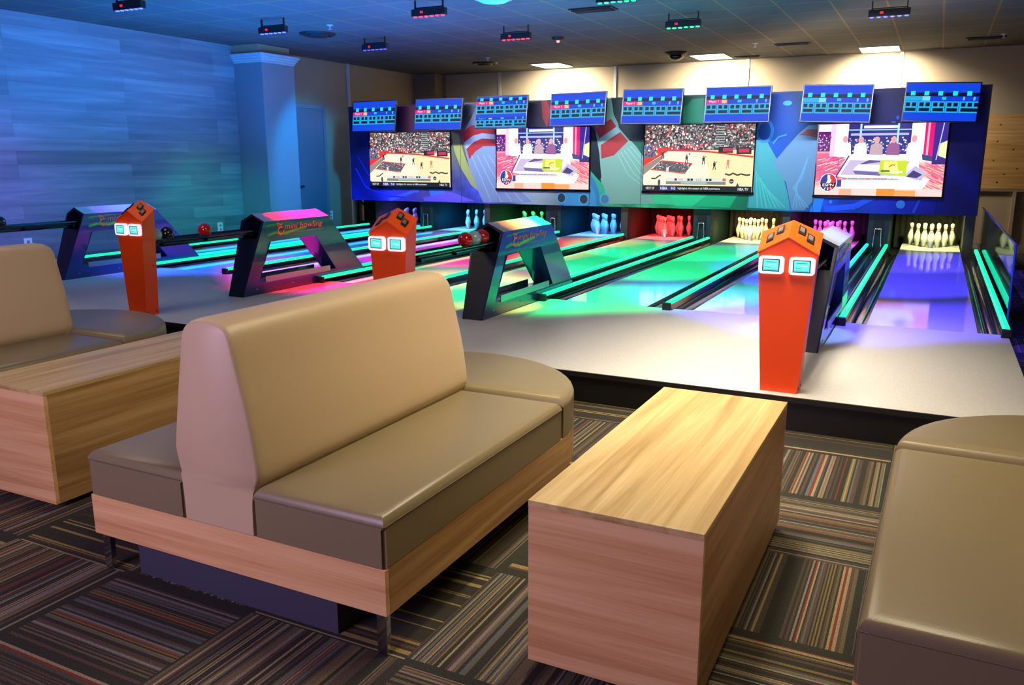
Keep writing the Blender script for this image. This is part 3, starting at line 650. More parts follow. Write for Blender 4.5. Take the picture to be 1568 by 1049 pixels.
MC = [[(539, 155), (606, 152), (606, 201), (540, 203)], [(634, 151), (706.5, 148.5), (708, 199), (635, 200)], [(727, 147), (807, 144), (807.5, 196), (729, 198)], [(841.5, 143), (928, 138), (927.5, 192), (843, 194)], [(952, 136), (1045.5, 134), (1044, 190.5), (952, 190.5)], [(1080, 133), (1180, 129.5), (1180, 188), (1078, 188.5)], [(1228, 128.5), (1337, 127.5), (1335, 189), (1226, 187)], [(1386, 125), (1503, 124), (1497.5, 189), (1381, 186)]]
for k, (q, kd) in enumerate(zip(MC, MON)):
    YT = 13.75
    tl, tr, br_, bl_ = [px(a, b, Y=YT) for a, b in q]
    cx = (tl.x+tr.x+br_.x+bl_.x)/4; zt = (tl.z+tr.z)/2; zb = (br_.z+bl_.z)/2; w = ((tr.x-tl.x)+(br_.x-bl_.x))/4; roll = math.atan2((tr.z-tl.z)+(br_.z-bl_.z), 4*w)
    h = (zt-zb)/2
    t = thing('score_monitor', mlab[k], 'monitor', (cx, YT, (zt+zb)/2), 'score monitors in a row above the large screens')
    t.rotation_euler = (math.radians(-9), -roll, 0)
    e = .018
    MB().box(-w, w, 0, .05, -h, h).build('casing', M['dark_case'], t, bevel=.006)
    p = Pic(lambda u, v, l, w=w, h=h, e=e: (-w+e+2*(w-e)*u, -.001-EPS*.15*l, -h+e+2*(h-e)*v)); scoreboard(p, kd[2])
    p.mb.build('display', M['screen'], t)
    MB().box(-.05, .05, .05, .42, .05, .1).box(-.08, .08, .05, .06, -.1, .2).build('mounting_arm', M['bracket'], t)

# ------------------------------------------------------------------ pin bays
def kick(x0, x1, label, y0=14.3, teal=False, hole=None, mat='kick'):
    t = thing('pin_bay_partition', label, 'partition', ((x0+x1)/2, y0, HP-.12)); w = (x1-x0)/2; H = MZ0-HP+.12+.5
    MB().box(-w, w, 0, YE-y0, 0, H).build('board', M[mat], t)
    return t
for i, ucx in enumerate(UX):
    t = kick(ucx-.15, ucx+.15, 'dark teal pillar among the pins, in line with the '+hue[i], 14.32, mat='teal_panel')
    H = .45
    MB().box(-.075, .075, -.012, -.001, .32, .56).build('ball_opening', M['black'], t)
    o = MB(); o.tube([(-.06, -.05, .14), (-.045, -.03, .42), (.045, -.03, .42), (.06, -.05, .14)], .011); o.build('steel_loop', M['chrome'], t)
    if i < 3: kick(ucx+S/2-.06, ucx+S/2+.06, 'thin partition between pin bays, midway from '+hue[i].split()[0]+' topped to '+hue[i+1].split()[0]+' topped ball return')
kick(XB+1.19, XB+1.33, 'partition closing the rightmost pin bay on its right', 14.45)
kick(XB-3*S-1.34, XB-3*S-1.22, 'partition closing the leftmost pin bay on its left', 14.45)
struct('trim_11', MB().box(-11.6, XB-3*S-1.36, 15.55, 15.6, 0, 1.4), M['black'])  # black board added to darken the gap left of the bays
for i in range(8):
    t = MB()
    n = 24; x0, x1 = LANES[i]-.56, LANES[i]+.56
    for k in range(n):
        a = x0+(x1-x0)*k/n; b = x0+(x1-x0)*(k+1)/n; y = YE-.25+(.03 if k % 2 else 0); y2 = YE-.25+(0 if k % 2 else .03)
        t.add([(a, y, HP-.1), (b, y2, HP-.1), (b, y2, 1.4), (a, y, 1.4)], [(0, 1, 2, 3)])
    o = t.build('pin_curtain', M['curtain']); tag(o, 'dark pleated curtain behind the pins of the '+lane_words[i][0].split(',')[0], 'curtain')
struct('trim_9', MB().box(MX0, MX1, YE-.02, YE+.03, 0, 2.4), M['black'])

# pins ---------------------------------------------------------------
prof = [(0, 0), (.024, 0), (.027, .012), (.037, .05), (.052, .10), (.0565, .125), (.052, .16), (.038, .20), (.027, .228), (.0225, .25), (.0215, .262), (.0225, .274), (.0235, .286), (.026, .296), (.0305, .315), (.032, .33), (.029, .345), (.018, .356), (0, .36)]
mis = [1 if .25 <= (a[1]+b[1])/2 <= .262 or .274 <= (a[1]+b[1])/2 <= .286 else 0 for a, b in zip(prof, prof[1:])]
pmb = MB().lathe(prof, 16, mis=mis)
pin0 = None
pl = ['blue pin in the leftmost bay', 'cyan pin in the second bay from left', 'green pin in the third bay from left', 'light blue pin in the fourth bay', 'red lit pin in the fifth bay', 'warm white pin in the sixth bay', 'magenta pin in the seventh bay', 'yellowish pin in the rightmost bay']
pos_words = {0: 'at the front point of the triangle', 1: 'left of the second row', 2: 'right of the second row', 3: 'left end of the third row', 4: 'middle of the third row', 5: 'right end of the third row', 6: 'far left of the back row', 7: 'inner left of the back row', 8: 'inner right of the back row', 9: 'far right of the back row'}
D = .198
for i in range(8):
    n = 0
    for r in range(4):
        for c in range(r+1):
            x = LANES[i]+(c-r/2)*D; y = 14.68+r*D*.9
            if pin0 is None: o = pin0 = pmb.build('bowling_pin', [M['pin'], M['pin_red']])
            else: o = pin0.copy(); C.objects.link(o)
            o.location = (x, y, HP); tag(o, pl[i]+', '+pos_words[n], 'bowling pin', 'bowling pins racked in bay %s' % ('one', 'two', 'three', 'four', 'five', 'six', 'seven', 'eight')[i]); n += 1

# ------------------------------------------------------------------ ball returns
def lerp(a, b, t): return a+(b-a)*t
def ball_return(i):
    ucx = UX[i]
    lbs = ['ball return with purple sloped top, farthest left by the plank wall', 'ball return with bright red sloped top and dark arch frame', 'ball return with orange and green top and red balls at its mouth', 'ball return with pale shiny top, half behind the nearest orange kiosk']
    t = thing('ball_return', lbs[i], 'ball return', (ucx, 6.27, HP))
    wz = lambda z: .1+(.155-.1)*min(1, z/.75)
    # side panels (arch with window)
    outer = [(0, 0), (.31, .755), (1.35, .755), (2.03, .09), (2.03, 0)]
    inner = [(.235, .13), (.40, .54), (1.13, .55), (1.5, .13)]
    for s_ in (-1, 1):
        mb = MB()
        def V(p, d): return (s_*(wz(p[1])-d), p[0], p[1])
        O, I = outer, inner
        quads = [[O[0], O[1], I[1], I[0]], [O[1], O[2], I[2], I[1]], [O[2], O[3], I[3], I[2]], [O[0], I[0], I[3], O[4]], [O[4], I[3], O[3]]]
        for d, rev in ((0, False), (.012, True)):
            for q in quads:
                mb.poly([V(p, d) for p in (q[::-1] if rev else q)])
        for loop in (O, I):
            for a, b in zip(loop, loop[1:]+loop[:1]): mb.poly([V(a, 0), V(b, 0), V(b, .012), V(a, .012)])
        fix_normals(mb.build('side_panel', M['navy_metal'], t))
    # front face
    mb = MB()
    def Fv(x, z, y=None): return (x, .31*z/.755 if y is None else y, z)
    e, rz = .155, .83
    zo = .58
    mb.poly([Fv(-wz(0), 0), Fv(wz(0), 0), Fv(wz(zo), zo), Fv(-wz(zo), zo)])
    mb.poly([Fv(-wz(zo), zo), Fv(-wz(zo)+.03, zo), Fv(-.125, .74), Fv(-.155, .755)]); mb.poly([Fv(wz(zo)-.03, zo), Fv(wz(zo), zo), Fv(.155, .755), Fv(.125, .74)])
    mb.poly([Fv(-.155, .755), Fv(-.125, .74), Fv(0, .805, .312), Fv(0, rz, .312)]); mb.poly([Fv(.125, .74), Fv(.155, .755), Fv(0, rz, .312), Fv(0, .805, .312)])
    mb.build('front_panel', M['navy_dark'], t)
    # roof
    mb = MB()
    for s_ in (-1, 1):
        mb.poly([(0, .30, rz), (s_*e, .31, .755), (s_*e, 1.35, .755), (0, 1.33, rz)])
    mb.build('roof', M['drum'], t)
    # sloping rear cover
    mb = MB()
    mb.poly([(-e, 1.35, .755), (0, 1.33, rz), (e, 1.35, .755), (wz(.09), 2.03, .09), (-wz(.09), 2.03, .09)])
    mb.poly([(-.14, 1.13, .55), (.14, 1.13, .55), (.11, 1.5, .13), (-.11, 1.5, .13)])
    mb.poly([(-.15, .40, .54), (.15, .40, .54), (.14, 1.13, .55), (-.14, 1.13, .55)])
    mb.poly([(-.11, .235, .13), (.11, .235, .13), (.15, .40, .54), (-.15, .40, .54)])
    mb.poly([(-.11, .235, .13), (.11, .235, .13), (.11, 1.5, .13), (-.11, 1.5, .13)])
    mb.build('inner_cover', M['navy_metal'], t)
    for s_ in (-1, 1):
        MB().box(s_*.118-.004, s_*.118+.004, .32, 1.38, .12, .18).build('inner_rail', M['steel'], t)
    # tray
    y0 = -.98
    tr = MB()
    for s_ in (-1, 1): tr.cyl((s_*.045, y0, .635), (s_*.045, .45, .635), .014, n=10); tr.cyl((s_*.085, y0, .665), (s_*.085, .45, .665), .012, n=10)
    tr.box(-.03, .03, y0, .4, .60, .62)
    for y in (y0+.05, -.4, .2): tr.box(-.09, .09, y, y+.02, .615, .635)
    tr.build('ball_tray', M['black_gloss'], t)
    # decal on the right side
    def dfn(u, v, l):
        y = .36+1.0*u; z = .555+.185*v; return (wz(z)+.0015+EPS*l, y, z)
    dp = Pic(dfn, False)
    g1, g2, orr = (30, 150, 50), (120, 200, 40), (240, 110, 20)
    dp.poly([(.0, .2), (.12, .32), (.28, .2), (.45, .35), (.62, .45), (.6, .62), (.42, .52), (.25, .42), (.1, .5), (.0, .38)], g1)
    dp.poly([(.0, .28), (.12, .36), (.28, .26), (.45, .42), (.58, .5), (.4, .46), (.26, .34), (.1, .42)], g2)
    dp.poly([(.0, .78), (.3, .9), (.5, .92), (.3, .96), (.0, .9)], g1)
    dp.text('mini bowling', .26, .88, .42, .86, orr, .15)
    for k in range(14):
        a0, a1 = k/14*1.75*PI+.9, (k+1)/14*1.75*PI+.9
        dp.poly([(.2+.052*math.cos(a0), .48+.26*math.sin(a0)), (.2+.052*math.cos(a1), .48+.26*math.sin(a1)), (.2+.034*math.cos(a1), .48+.16*math.sin(a1)), (.2+.034*math.cos(a0), .48+.16*math.sin(a0))], orr)
    dp.line([(.16, .7), (.14, .95), (.2, .8), (.22, .95)], .012, orr, 5.); dp.line([(.27, .33), (.86, .36)], .003, orr, 5.)
    dp.mb.build('lettering', M['decal'], t)
    sc = MB()
    for (y, z) in ((.2, .06), (.75, .06), (1.45, .06), (.3, .3), (1.25, .62)): sc.cyl((wz(z), y, z), (wz(z)+.004, y, z), .008, n=8)
    sc.build('bolt', M['steel'], t)
for i in range(4): ball_return(i)

def ball(x, y, mat, label):
    mb = MB(); r = .066; n = 14; prof = [(r*math.sin(PI*k/n), -r*math.cos(PI*k/n)) for k in range(n+1)]
    mb.lathe(prof, 24); o = mb.build('bowling_ball', M[mat]); o.location = (x, y, HP+.645+r+.003); tag(o, label, 'bowling ball')
ball(UX[2], 6.17, 'red_ball', 'red bowling ball at front of the tray of the orange topped ball return')
ball(UX[2], 6.32, 'blue_ball', 'pale blue and white bowling ball between two red balls')
ball(UX[2], 6.47, 'red_ball', 'red bowling ball half inside the mouth of the orange topped ball return')
ball(UX[1], 5.93, 'red_ball', 'single red bowling ball alone on a tray before the plank wall')
ball(UX[1], 5.475, 'black_ball', 'black bowling ball on tray just right of the leftmost orange kiosk')
ball(UX[1], 5.338, 'blue_ball', 'pale bowling ball mostly hidden behind the leftmost orange kiosk')
ball(UX[0], 5.66, 'black_ball', 'black bowling ball at the left edge above the sofa back')

# ------------------------------------------------------------------ orange kiosks
def kiosk(x, y, label, dx=0):
    t = thing('control_kiosk', label, 'kiosk', (x, y, HP))
    b0, b1, d = .1085, .168, .14
    H1, HR, H2, HR2 = .84, .935, .95, 1.02
    mb = MB()
    Fp = [(-b0, 0, 0), (b0, 0, 0), (b1, 0, H1), (0, 0, HR), (-b1, 0, H1)]
    Bp = [(-b0, d, 0), (b0, d, 0), (b1, d, H2), (0, d, HR2), (-b1, d, H2)]
    mb.add(Fp+Bp, [(0, 1, 2, 3, 4), (9, 8, 7, 6, 5), (0, 5, 6, 1), (1, 6, 7, 2), (4, 9, 5, 0)])
    fix_normals(mb.build('body', M['orange'], t))
    mb = MB(); g = .006
    for s_ in (-1, 1):
        a = [(0, -g, HR+.002), (s_*(b1+g), -g, H1), (s_*(b1+g), d+g, H2+.002), (0, d+g, HR2+.004)]
        mb.add(a+[(p[0], p[1], p[2]+.006) for p in a], [(0, 1, 2, 3), (7, 6, 5, 4), (0, 4, 5, 1), (1, 5, 6, 2), (2, 6, 7, 3)])
    fix_normals(mb.build('sloped_top', M['orange_dk'], t))
    for s_ in (-1, 1):
        for q, (bx, by) in enumerate(((.062, .085), (.115, .06))):
            f = bx/b1; z = lerp(lerp(HR, HR2, by/d), lerp(H1, H2, by/d), f)+.008
            bt = MB(); w, h = .021, .024; sl = s_*(H1-HR)/b1
            P4 = [(s_*bx-w, by-h), (s_*bx+w, by-h), (s_*bx+w, by+h), (s_*bx-w, by+h)]
            zz = lambda p: z+(p[0]-s_*bx)*(H1-HR)/b1*s_+(p[1]-by)*(H2-H1)/d
            bt.add([(p[0], p[1], zz(p)) for p in P4]+[(p[0], p[1], zz(p)+.014) for p in P4], [(0, 3, 2, 1), (4, 5, 6, 7), (0, 1, 5, 4), (1, 2, 6, 5), (2, 3, 7, 6), (3, 0, 4, 7)])
            o = bt.build('button_housing', M['black'], t, bevel=.003)
            P5 = [(s_*bx+(p[0]-s_*bx)*.6, by+(p[1]-by)*.6) for p in P4]
            MB().add([(p[0], p[1], zz(p)+.0155) for p in P5], [(0, 1, 2, 3)]).build('button', pmat('pale button', (128, 112, 106), .5) if 'pb' not in M else M['pb'], o)
        cx, cz, w, h = s_*.087, .775, .072, .052
        pts = []
        for ax, az, a0 in ((w-.02, h-.02, 0), (-w+.02, h-.02, PI/2), (-w+.02, -h+.02, PI), (w-.02, -h+.02, 1.5*PI)):
            for k in range(5): a = a0+k/4*PI/2; pts.append((cx+ax+.02*math.cos(a), cz+az+.02*math.sin(a)))
        mn = MB(); mn.prism(pts, 1, -.028, .0); mo = fix_normals(mn.build('display_case', M['white_case'], t, bevel=.004))
        def f(u, v, l, cx=cx, cz=cz): return (cx-.05+.1*u, -.0285-EPS*l, cz-.037+.074*v)
        p = Pic(f); p.rect(0, 1, 0, 1, (30, 50, 70)); p.rect(.07, .93, .08, .92, (90, 226, 206)); p.rect(.2, .8, .72, .78, (50, 130, 140)); p.rect(.35, .8, .5, .56, (200, 250, 240)); p.rect(.15, .5, .3, .36, (60, 150, 160)); p.rect(.1, .9, .08, .2, (60, 190, 180))
        p.mb.build('lcd_screen', M['lcd'], mo)
    bl = MB()
    for (a, b_, z) in ((b0*.97, .02, .03), (b0*.97, .11, .03), (b0*1.3, .1, .45)): bl.cyl((b0+.0018+ (z/.84)*.055, b_, z), (b0+.005+(z/.84)*.055, b_, z), .006, n=8)
    bl.build('bolt', M['black'], t)
M['pb'] = pmat('pale button', (128, 112, 106), .5)
kiosk(-.744, 5.08, 'nearest orange kiosk, standing right of the low wooden tables')
kiosk(-3.60, 5.10, 'middle orange kiosk, its foot hidden behind the central sofa back')
kiosk(-6.40, 5.12, 'leftmost orange kiosk, with two small glowing square displays')

# ------------------------------------------------------------------ clear side shield
t = thing('side_shield', 'clear upright acrylic shield right of the rightmost lane', 'shield', (.662, 8.4, 0))
MB().prism([(-.18, HP-.15), (.0, .86), (6.2, .86), (6.2, HP-.15)], 0, -.005, .005).build('clear_pane', M['acrylic'], t)
MB().cyl((0, .0, .862), (0, 6.2, .862), .01, n=8).cyl((0, -.18, .03), (0, 0, .862), .01, n=8).build('edge_rail', pmat('blue rail', (20, 60, 120), .3), t)
MB().box(-.012, .02, -.18, 6.2, 0, HP-.14).build('foot_channel', M['black'], t)
struct('trim_10', MB().box(.625, .632, YF, YM, 0, .2), M['black'])

# ------------------------------------------------------------------ sofas
def outline(x0, x1, y0, yc, n=24, g=0.):
    r = (x1-x0)/2; c = (x0+x1)/2
    return [(x0-g, y0-g), (x1+g, y0-g)]+[(c+(r+g)*math.cos(a*PI/n), yc+(r+g)*math.sin(a*PI/n)) for a in range(n+1)]
def sofa(label):
    X0, X1, Y0, YC = -2.845, -1.45, 1.98, 3.40; c = (X0+X1)/2
    ox, oy = c, Y0
    t = thing('banquette_sofa', label, 'sofa', (ox, oy, 0), 'double sided banquette sofas')
    L = YC-Y0; hw = (X1-X0)/2
    def off(p): return [(a-ox, b-oy) for a, b in p]
    ol = off(outline(X0+.003, X1-.003, Y0+.003, YC))
    # wooden skirt, front board and curved side
    sk = MB(); sk.box(-hw, hw, 0, .02, .155, .318); sk.build('front_skirt', M['wood_x'], t, bevel=.002)
    side = MB(); n = len(ol)
    path = off(outline(X0, X1, Y0+.02, YC))
    inner = [(p[0]*.965, lerp(L/2, p[1], .985)) for p in path]
    path2 = path[1:]+[path[0]]; in2 = inner[1:]+[inner[0]]
    for z in (.155, .318):
        for a in path2: side.v.append((a[0], a[1], z))
        for a in in2: side.v.append((a[0], a[1], z))
    m_ = len(path2)
    for k in range(m_-1):
        for f in ([k, k+1, 2*m_+k+1, 2*m_+k], [m_+k+1, m_+k, 3*m_+k, 3*m_+k+1], [2*m_+k, 2*m_+k+1, 3*m_+k+1, 3*m_+k], [k+1, k, m_+k, m_+k+1]):
            side.f.append(f); side.c.append(None); side.mi.append(0); side.sm.append(False)
    fix_normals(side.build('side_skirt', M['wood_y'], t))
    MB().prism([(p[0]*.96, lerp(.03, p[1], .97)) for p in ol], 2, .16, .30).build('base_board', M['plinth'], t)
    MB().box(-.52, .455, .05, L+.2, 0, .165).build('plinth', M['plinth'], t)
    for (x, y) in ((-hw+.035, .03), (hw-.035, .03), (-hw+.035, L-.02), (hw-.035, L-.02), (0, L+hw-.05)):
        MB().box(x-.02, x+.02, y-.012, y+.012, 0, .157).build('leg', M['chrome'], t, bevel=.002)
    # cushions
    def cushion(pts, z0, z1, name, crown=.012, mat='vinyl_seat'):
        bm = bmesh.new(); vs = [bm.verts.new((p[0], p[1], z0)) for p in pts]; f = bm.faces.new(vs)
        r = bmesh.ops.extrude_face_region(bm, geom=[f]); ev = [e for e in r['geom'] if isinstance(e, bmesh.types.BMVert)]
        bmesh.ops.translate(bm, vec=(0, 0, z1-z0), verts=ev)
        bmesh.ops.recalc_face_normals(bm, faces=bm.faces)
        top = [f for f in bm.faces if all(abs(v.co.z-z1) < 1e-5 for v in f.verts)]
        r = bmesh.ops.inset_region(bm, faces=top, thickness=.07, depth=crown)
        te = [e for e in bm.edges if all(abs(v.co.z-z1) < 1e-5 for v in e.verts)]
        bmesh.ops.bevel(bm, geom=te, offset=.038, segments=7, profile=.55, affect='EDGES')
        ve = [e for e in bm.edges if abs(e.verts[0].co.z-e.verts[1].co.z) > .08 and e.calc_face_angle(0) > 1.]
        ve = [e for e in ve if e.is_valid]
        bmesh.ops.bevel(bm, geom=ve, offset=.012, segments=3, affect='EDGES')
        me = bpy.data.meshes.new(name); bm.to_mesh(me); bm.free(); me.materials.append(M[mat])
        for p in me.polygons: p.use_smooth = True
        o = bpy.data.objects.new(name, me); C.objects.link(o); o.parent = t
        me.set_sharp_from_angle(angle=math.radians(42)); return o
    xR0, xR1 = -1.998-ox, hw; xL0, xL1 = -hw, -2.33-ox
    cr = cushion([(xR0, 0), (xR1, 0), (xR1, L-.005), (xR0, L-.005)], .321, .492, 'seat_cushion')
    cl = cushion([(xL0, 0), (xL1, 0), (xL1, L-.005), (xL0, L-.005)], .321, .492, 'seat_cushion')
    def seam(o, pts, r=.0035):
        MB().tube(pts, r, 6).build('piping', M['vinyl_seam'], o)
    seam(cr, [(xR0+.01, -.001, .464), (xR1-.006, -.001, .464), (xR1+.001, .006, .464), (xR1+.001, L-.01, .464)], .002)
    seam(cl, [(xL1-.01, -.001, .464), (xL0+.006, -.001, .464), (xL0-.001, .006, .464), (xL0-.001, L-.01, .464)], .002)
    endp = [(hw*math.cos(a*PI/28), L+hw*math.sin(a*PI/28)) for a in range(29)]
    ce = cushion(endp, .321, .503, 'end_cushion', .02)
    # backrest
    pr = [(-1.999, .321), (-1.996, .47), (-1.966, .52), (-1.964, .56), (-1.971, .62), (-1.989, .744), (-2.022, .889), (-2.045, 1.0), (-2.062, 1.04), (-2.09, 1.063), (-2.14, 1.072), (-2.20, 1.072), (-2.246, 1.058), (-2.275, 1.025), (-2.285, .98), (-2.307, .869), (-2.355, .62), (-2.358, .58), (-2.345, .526), (-2.33, .47), (-2.327, .321)]
    pr = [(a-ox, z) for a, z in pr]; Lb = L+.03
    for _ in range(2):                    # round the outline off
        q = [pr[0]]
        for a, b in zip(pr, pr[1:]): q += [(a[0]*.75+b[0]*.25, a[1]*.75+b[1]*.25), (a[0]*.25+b[0]*.75, a[1]*.25+b[1]*.75)]
        pr = q+[pr[-1]]
    pxc = sum(a for a, _ in pr)/len(pr)
    pp = [(pxc+(a-pxc)*.93, z-(.02 if z > 1.0 else .02*max(0, (z-.7)/.3))*.8) for a, z in pr if z > .5]
    bm = bmesh.new(); rings = []
    zc = .6; xc = sum(a for a, _ in pr)/len(pr)
    sects = [(0, .045), (.006, .02), (.02, .006), (.045, 0), (Lb*.33, -.003), (Lb*.66, -.003), (Lb-.07, 0), (Lb-.03, .012), (Lb-.008, .032), (Lb, .06)]
    def inset(a, z, ins):
        if ins == 0: return (a, z)
        h = 1.072-.321
        dx = (a-xc); sx = max(0, 1-ins/.16*.55) if ins > 0 else 1-ins*2
        zz = z-(ins*.8 if z > 1.0 else ins*.8*max(0, (z-.7)/.3)) if ins > 0 else z
        return (xc+dx*sx if z > .5 else a-(math.copysign(ins*.15, dx)), zz)
    for y, ins in sects:
        yy = y
        ring = []
        for a, z in pr:
            if y > Lb/2: ins2 = ins*.8; lean = (1.07-z)*.03
            else: ins2 = ins*.42; lean = 0
            A, Z = inset(a, z, ins2); ring.append(bm.verts.new((A, yy+lean, Z)))
        rings.append(ring)
    for r0, r1 in zip(rings, rings[1:]):
        for k in range(len(pr)): j = (k+1) % len(pr); bm.faces.new((r0[k], r0[j], r1[j], r1[k]))
    bm.faces.new(rings[0][::-1]); bm.faces.new(rings[-1]); bmesh.ops.recalc_face_normals(bm, faces=bm.faces)
    me = bpy.data.meshes.new('backrest'); bm.to_mesh(me); bm.free(); me.materials.append(M['vinyl_light'])
    for p in me.polygons: p.use_smooth = True
    o = bpy.data.objects.new('backrest', me); C.objects.link(o); o.parent = t
    me.set_sharp_from_angle(angle=math.radians(60))
    MB().tube([(a, .007, z) for a, z in pp], .0028, 6).build('piping', pmat('beige piping', (168, 142, 120), .5), o)
    return t
s0 = sofa('central double sided sofa, beige back and taupe seats, chrome legs')
kids_of(s0)
dup(s0, (s0.location.x-2.985, s0.location.y+.03, 0), 'leftmost sofa, only its beige back and one seat show')
rs = dup(s0, (s0.location.x+2.775, s0.location.y+.035, 0), 'taupe sofa seat in the right foreground, cut by the frame')
rs.rotation_euler.z = math.radians(-.9)

# ------------------------------------------------------------------ low tables
def low_table(x0, x1, y0, y1, z1, label):
    t = thing('low_table', label, 'table', ((x0+x1)/2, y0, 0)); w = (x1-x0)/2; L = y1-y0; z0 = .04
    MB().box(-w, w, 0, L, z1-.02, z1).build('table_top', M['wood_top'], t, bevel=.0015)
    MB().box(-w+.001, w-.001, .001, .02, z0, z1-.02).build('end_panel', M['wood_x'], t)
    MB().box(-w+.001, w-.001, L-.02, L-.001, z0, z1-.02).build('end_panel', M['wood_x'], t)
    for s_ in (-1, 1): MB().box(min(s_*(w-.001), s_*(w-.02)), max(s_*(w-.001), s_*(w-.02)), .02, L-.02, z0, z1-.02).build('side_panel', M['wood_y'], t)
    MB().box(-w+.05, w-.05, .10, L-.06, 0, z0+.01).build('plinth', M['plinth'], t)
low_table(-1.022, -.480, 2.137, 3.57, .583, 'pale wooden box table right of the central sofa')
low_table(-4.01, -3.488, 2.25, 3.60, .58, 'pale wooden box table left of the central sofa')

# ------------------------------------------------------------------ ceiling fittings
def led_bar(x, y, col, label, w=.46):
    t = thing('led_wash_bar', label, 'stage light', (x, y, ZC), 'coloured wash light bars under the ceiling')
    z = -.2
    MB().box(-w/2, w/2, -.04, .04, z, z+.09).build('housing', M['bracket'], t, bevel=.004)
    br = MB()
    for s_ in (-1, 1): br.box(s_*w*.42-.008, s_*w*.42+.008, -.012, .012, z+.05, 0)
    br.box(-w*.42, w*.42, -.012, .012, z+.1, z+.112); br.build('yoke', M['bracket'], t)
    lm = emat('lens '+label[:8], col, 6.)
    for k in range(6):
        cx = -w/2+w*(k+.5)/6; MB().cyl((cx, -.005, z-.008), (cx, -.005, z+.002), .022, .026, n=12).build('lens', lm, t)
    MB().box(-.11, -.07, -.044, -.0405, z+.035, z+.06).build('indicator', M['red_glow'], t)
M['red_glow'] = emat('red digits', (255, 30, 20), 1.6)
BL, RD, GR = (70, 80, 255), (255, 30, 40), (20, 255, 120)
BARS = [(-9.13, 7.62, BL, 'blue light bar at upper left over the plank wall'), (-8.93, 9.94, BL, 'blue light bar just left of the round vent near the column'), (-8.72, 12.17, (60, 50, 220), 'dim light bar with red digits, nearest the far left corner'),
        (-6.08, 9.7, RD, 'red light bar at top centre, the nearer of two red ones'), (-6.04, 12.14, RD, 'red light bar in front of the far wall, smaller of two red ones'),
        (-3.41, 12.14, GR, 'green light bar beside the ceiling camera'), (-3.58, 9.86, GR, 'green light bar cut by the top of the frame'), (-.77, 12.45, BL, 'blue light bar over the rightmost pair of lanes')]
for b_ in BARS: led_bar(*b_, w=.5)
def round_vent(x, y, label, r=.3, cone=True):
    t = thing('ceiling_vent', label, 'air vent', (x, y, ZC))
    MB().lathe([(r, -.001), (r*.93, -.03), (r*.72, -.035), (r*.7, -.01)], 28).build('outer_ring', M['vent'], t)
    MB().lathe([(r*.62, -.02), (r*.5, -.06), (r*.35, -.065), (0, -.065)], 28).build('inner_cone', M['vent'], t)
round_vent(-9.3, 11.4, 'dark round ceiling vent right of the second blue light bar')
round_vent(-8.9, 16.4, 'dark round ceiling vent near the far left corner', .28)
def slot_vent(x, y, label, w=.62, d=.3):
    t = thing('ceiling_vent', label, 'air vent', (x, y, ZC))
    MB().box(-w/2, w/2, -d/2, d/2, -.02, -.001).build('frame', M['vent'], t)
    for k in range(4): MB().box(-w/2+.03, w/2-.03, -d/2+.04+k*d/4.6, -d/2+.06+k*d/4.6, -.035, -.02).build('louver', M['bracket'], t)
slot_vent(-4.44, 11.3, 'dark louvred ceiling vent at top centre left of the green bar')
slot_vent(-2.55, 16.2, 'narrow dark slot vent between two bright light panels', .6, .16)
slot_vent(.5, 16.9, 'dark slot vent in the ceiling at far right', .6, .2)
slot_vent(-3.65, 17.75, 'narrow dark slot vent beside the middle light panel', .5, .12)
def sprinkler(x, y, label):
    t = thing('sprinkler_head', label, 'sprinkler', (x, y, ZC))
    MB().lathe([(.05, -.001), (.045, -.012), (.015, -.015), (.012, -.06), (.03, -.062), (.03, -.066), (0, -.066)], 14).build('head', M['white_plastic'], t)
sprinkler(-3.14, 15.88, 'small white ceiling sprinkler between the slot vent and middle light panel')
sprinkler(-8.4, 15.6, 'small white ceiling sprinkler near the far left light panel')
sprinkler(-8.55, 10.78, 'small white ceiling sprinkler above the round vent')
sprinkler(.75, 16.6, 'small white ceiling sprinkler at far right')
t = thing('dome_camera', 'dark domed ceiling camera beside the middle light panel', 'camera', (-4.75, 16.5, ZC))
MB().lathe([(.2, -.001), (.21, -.03), (.17, -.06)], 24).build('collar', M['vent'], t)
MB().lathe([(.15, -.06), (.14, -.1), (.09, -.14), (0, -.155)], 24).build('dome', M['black_gloss'], t)
t = thing('smoke_detector', 'small reddish smoke detector right of the smaller red light bar', 'detector', (-5.97, 13.6, ZC))
MB().lathe([(.11, -.001), (.11, -.03), (.08, -.05), (0, -.052)], 20).build('base', M['vent'], t)
MB().lathe([(.03, -.05), (.025, -.085), (0, -.09)], 12).build('sensor', emat('sensor', (255, 200, 200), 1.), t)
t = thing('ceiling_lamp', 'round cyan glowing ceiling lamp at the very top centre', 'lamp', (-5.27, 9.95, ZC))
MB().lathe([(.24, -.001), (.24, -.03), (.2, -.04)], 26).build('rim', M['white_plastic'], t)
MB().lathe([(.2, -.035), (.16, -.06), (0, -.07)], 26).build('diffuser', emat('cyan diffuser', (60, 220, 225), 1.2), t)
TRO = [(-7.8, 17.45, 'bright ceiling light panel, leftmost of three near the far wall'), (-4.3, 17.45, 'bright ceiling light panel, middle of three near the far wall'), (-1.2, 17.72, 'bright ceiling light panel, rightmost of three near the far wall')]
for x, y, lb in TRO:
    t = thing('light_panel', lb, 'ceiling light', (x, y, ZC))
    w, d = .33, .41
    f = MB(); f.box(-w-.02, w+.02, -d-.02, -d, -.02, -.001); f.box(-w-.02, w+.02, d, d+.02, -.02, -.001); f.box(-w-.02, -w, -d, d, -.02, -.001); f.box(w, w+.02, -d, d, -.02, -.001); f.build('frame', M['white_plastic'], t)
    MB().box(-w, w, -d, d, -.012, -.002).build('diffuser', M['troffer'], t)

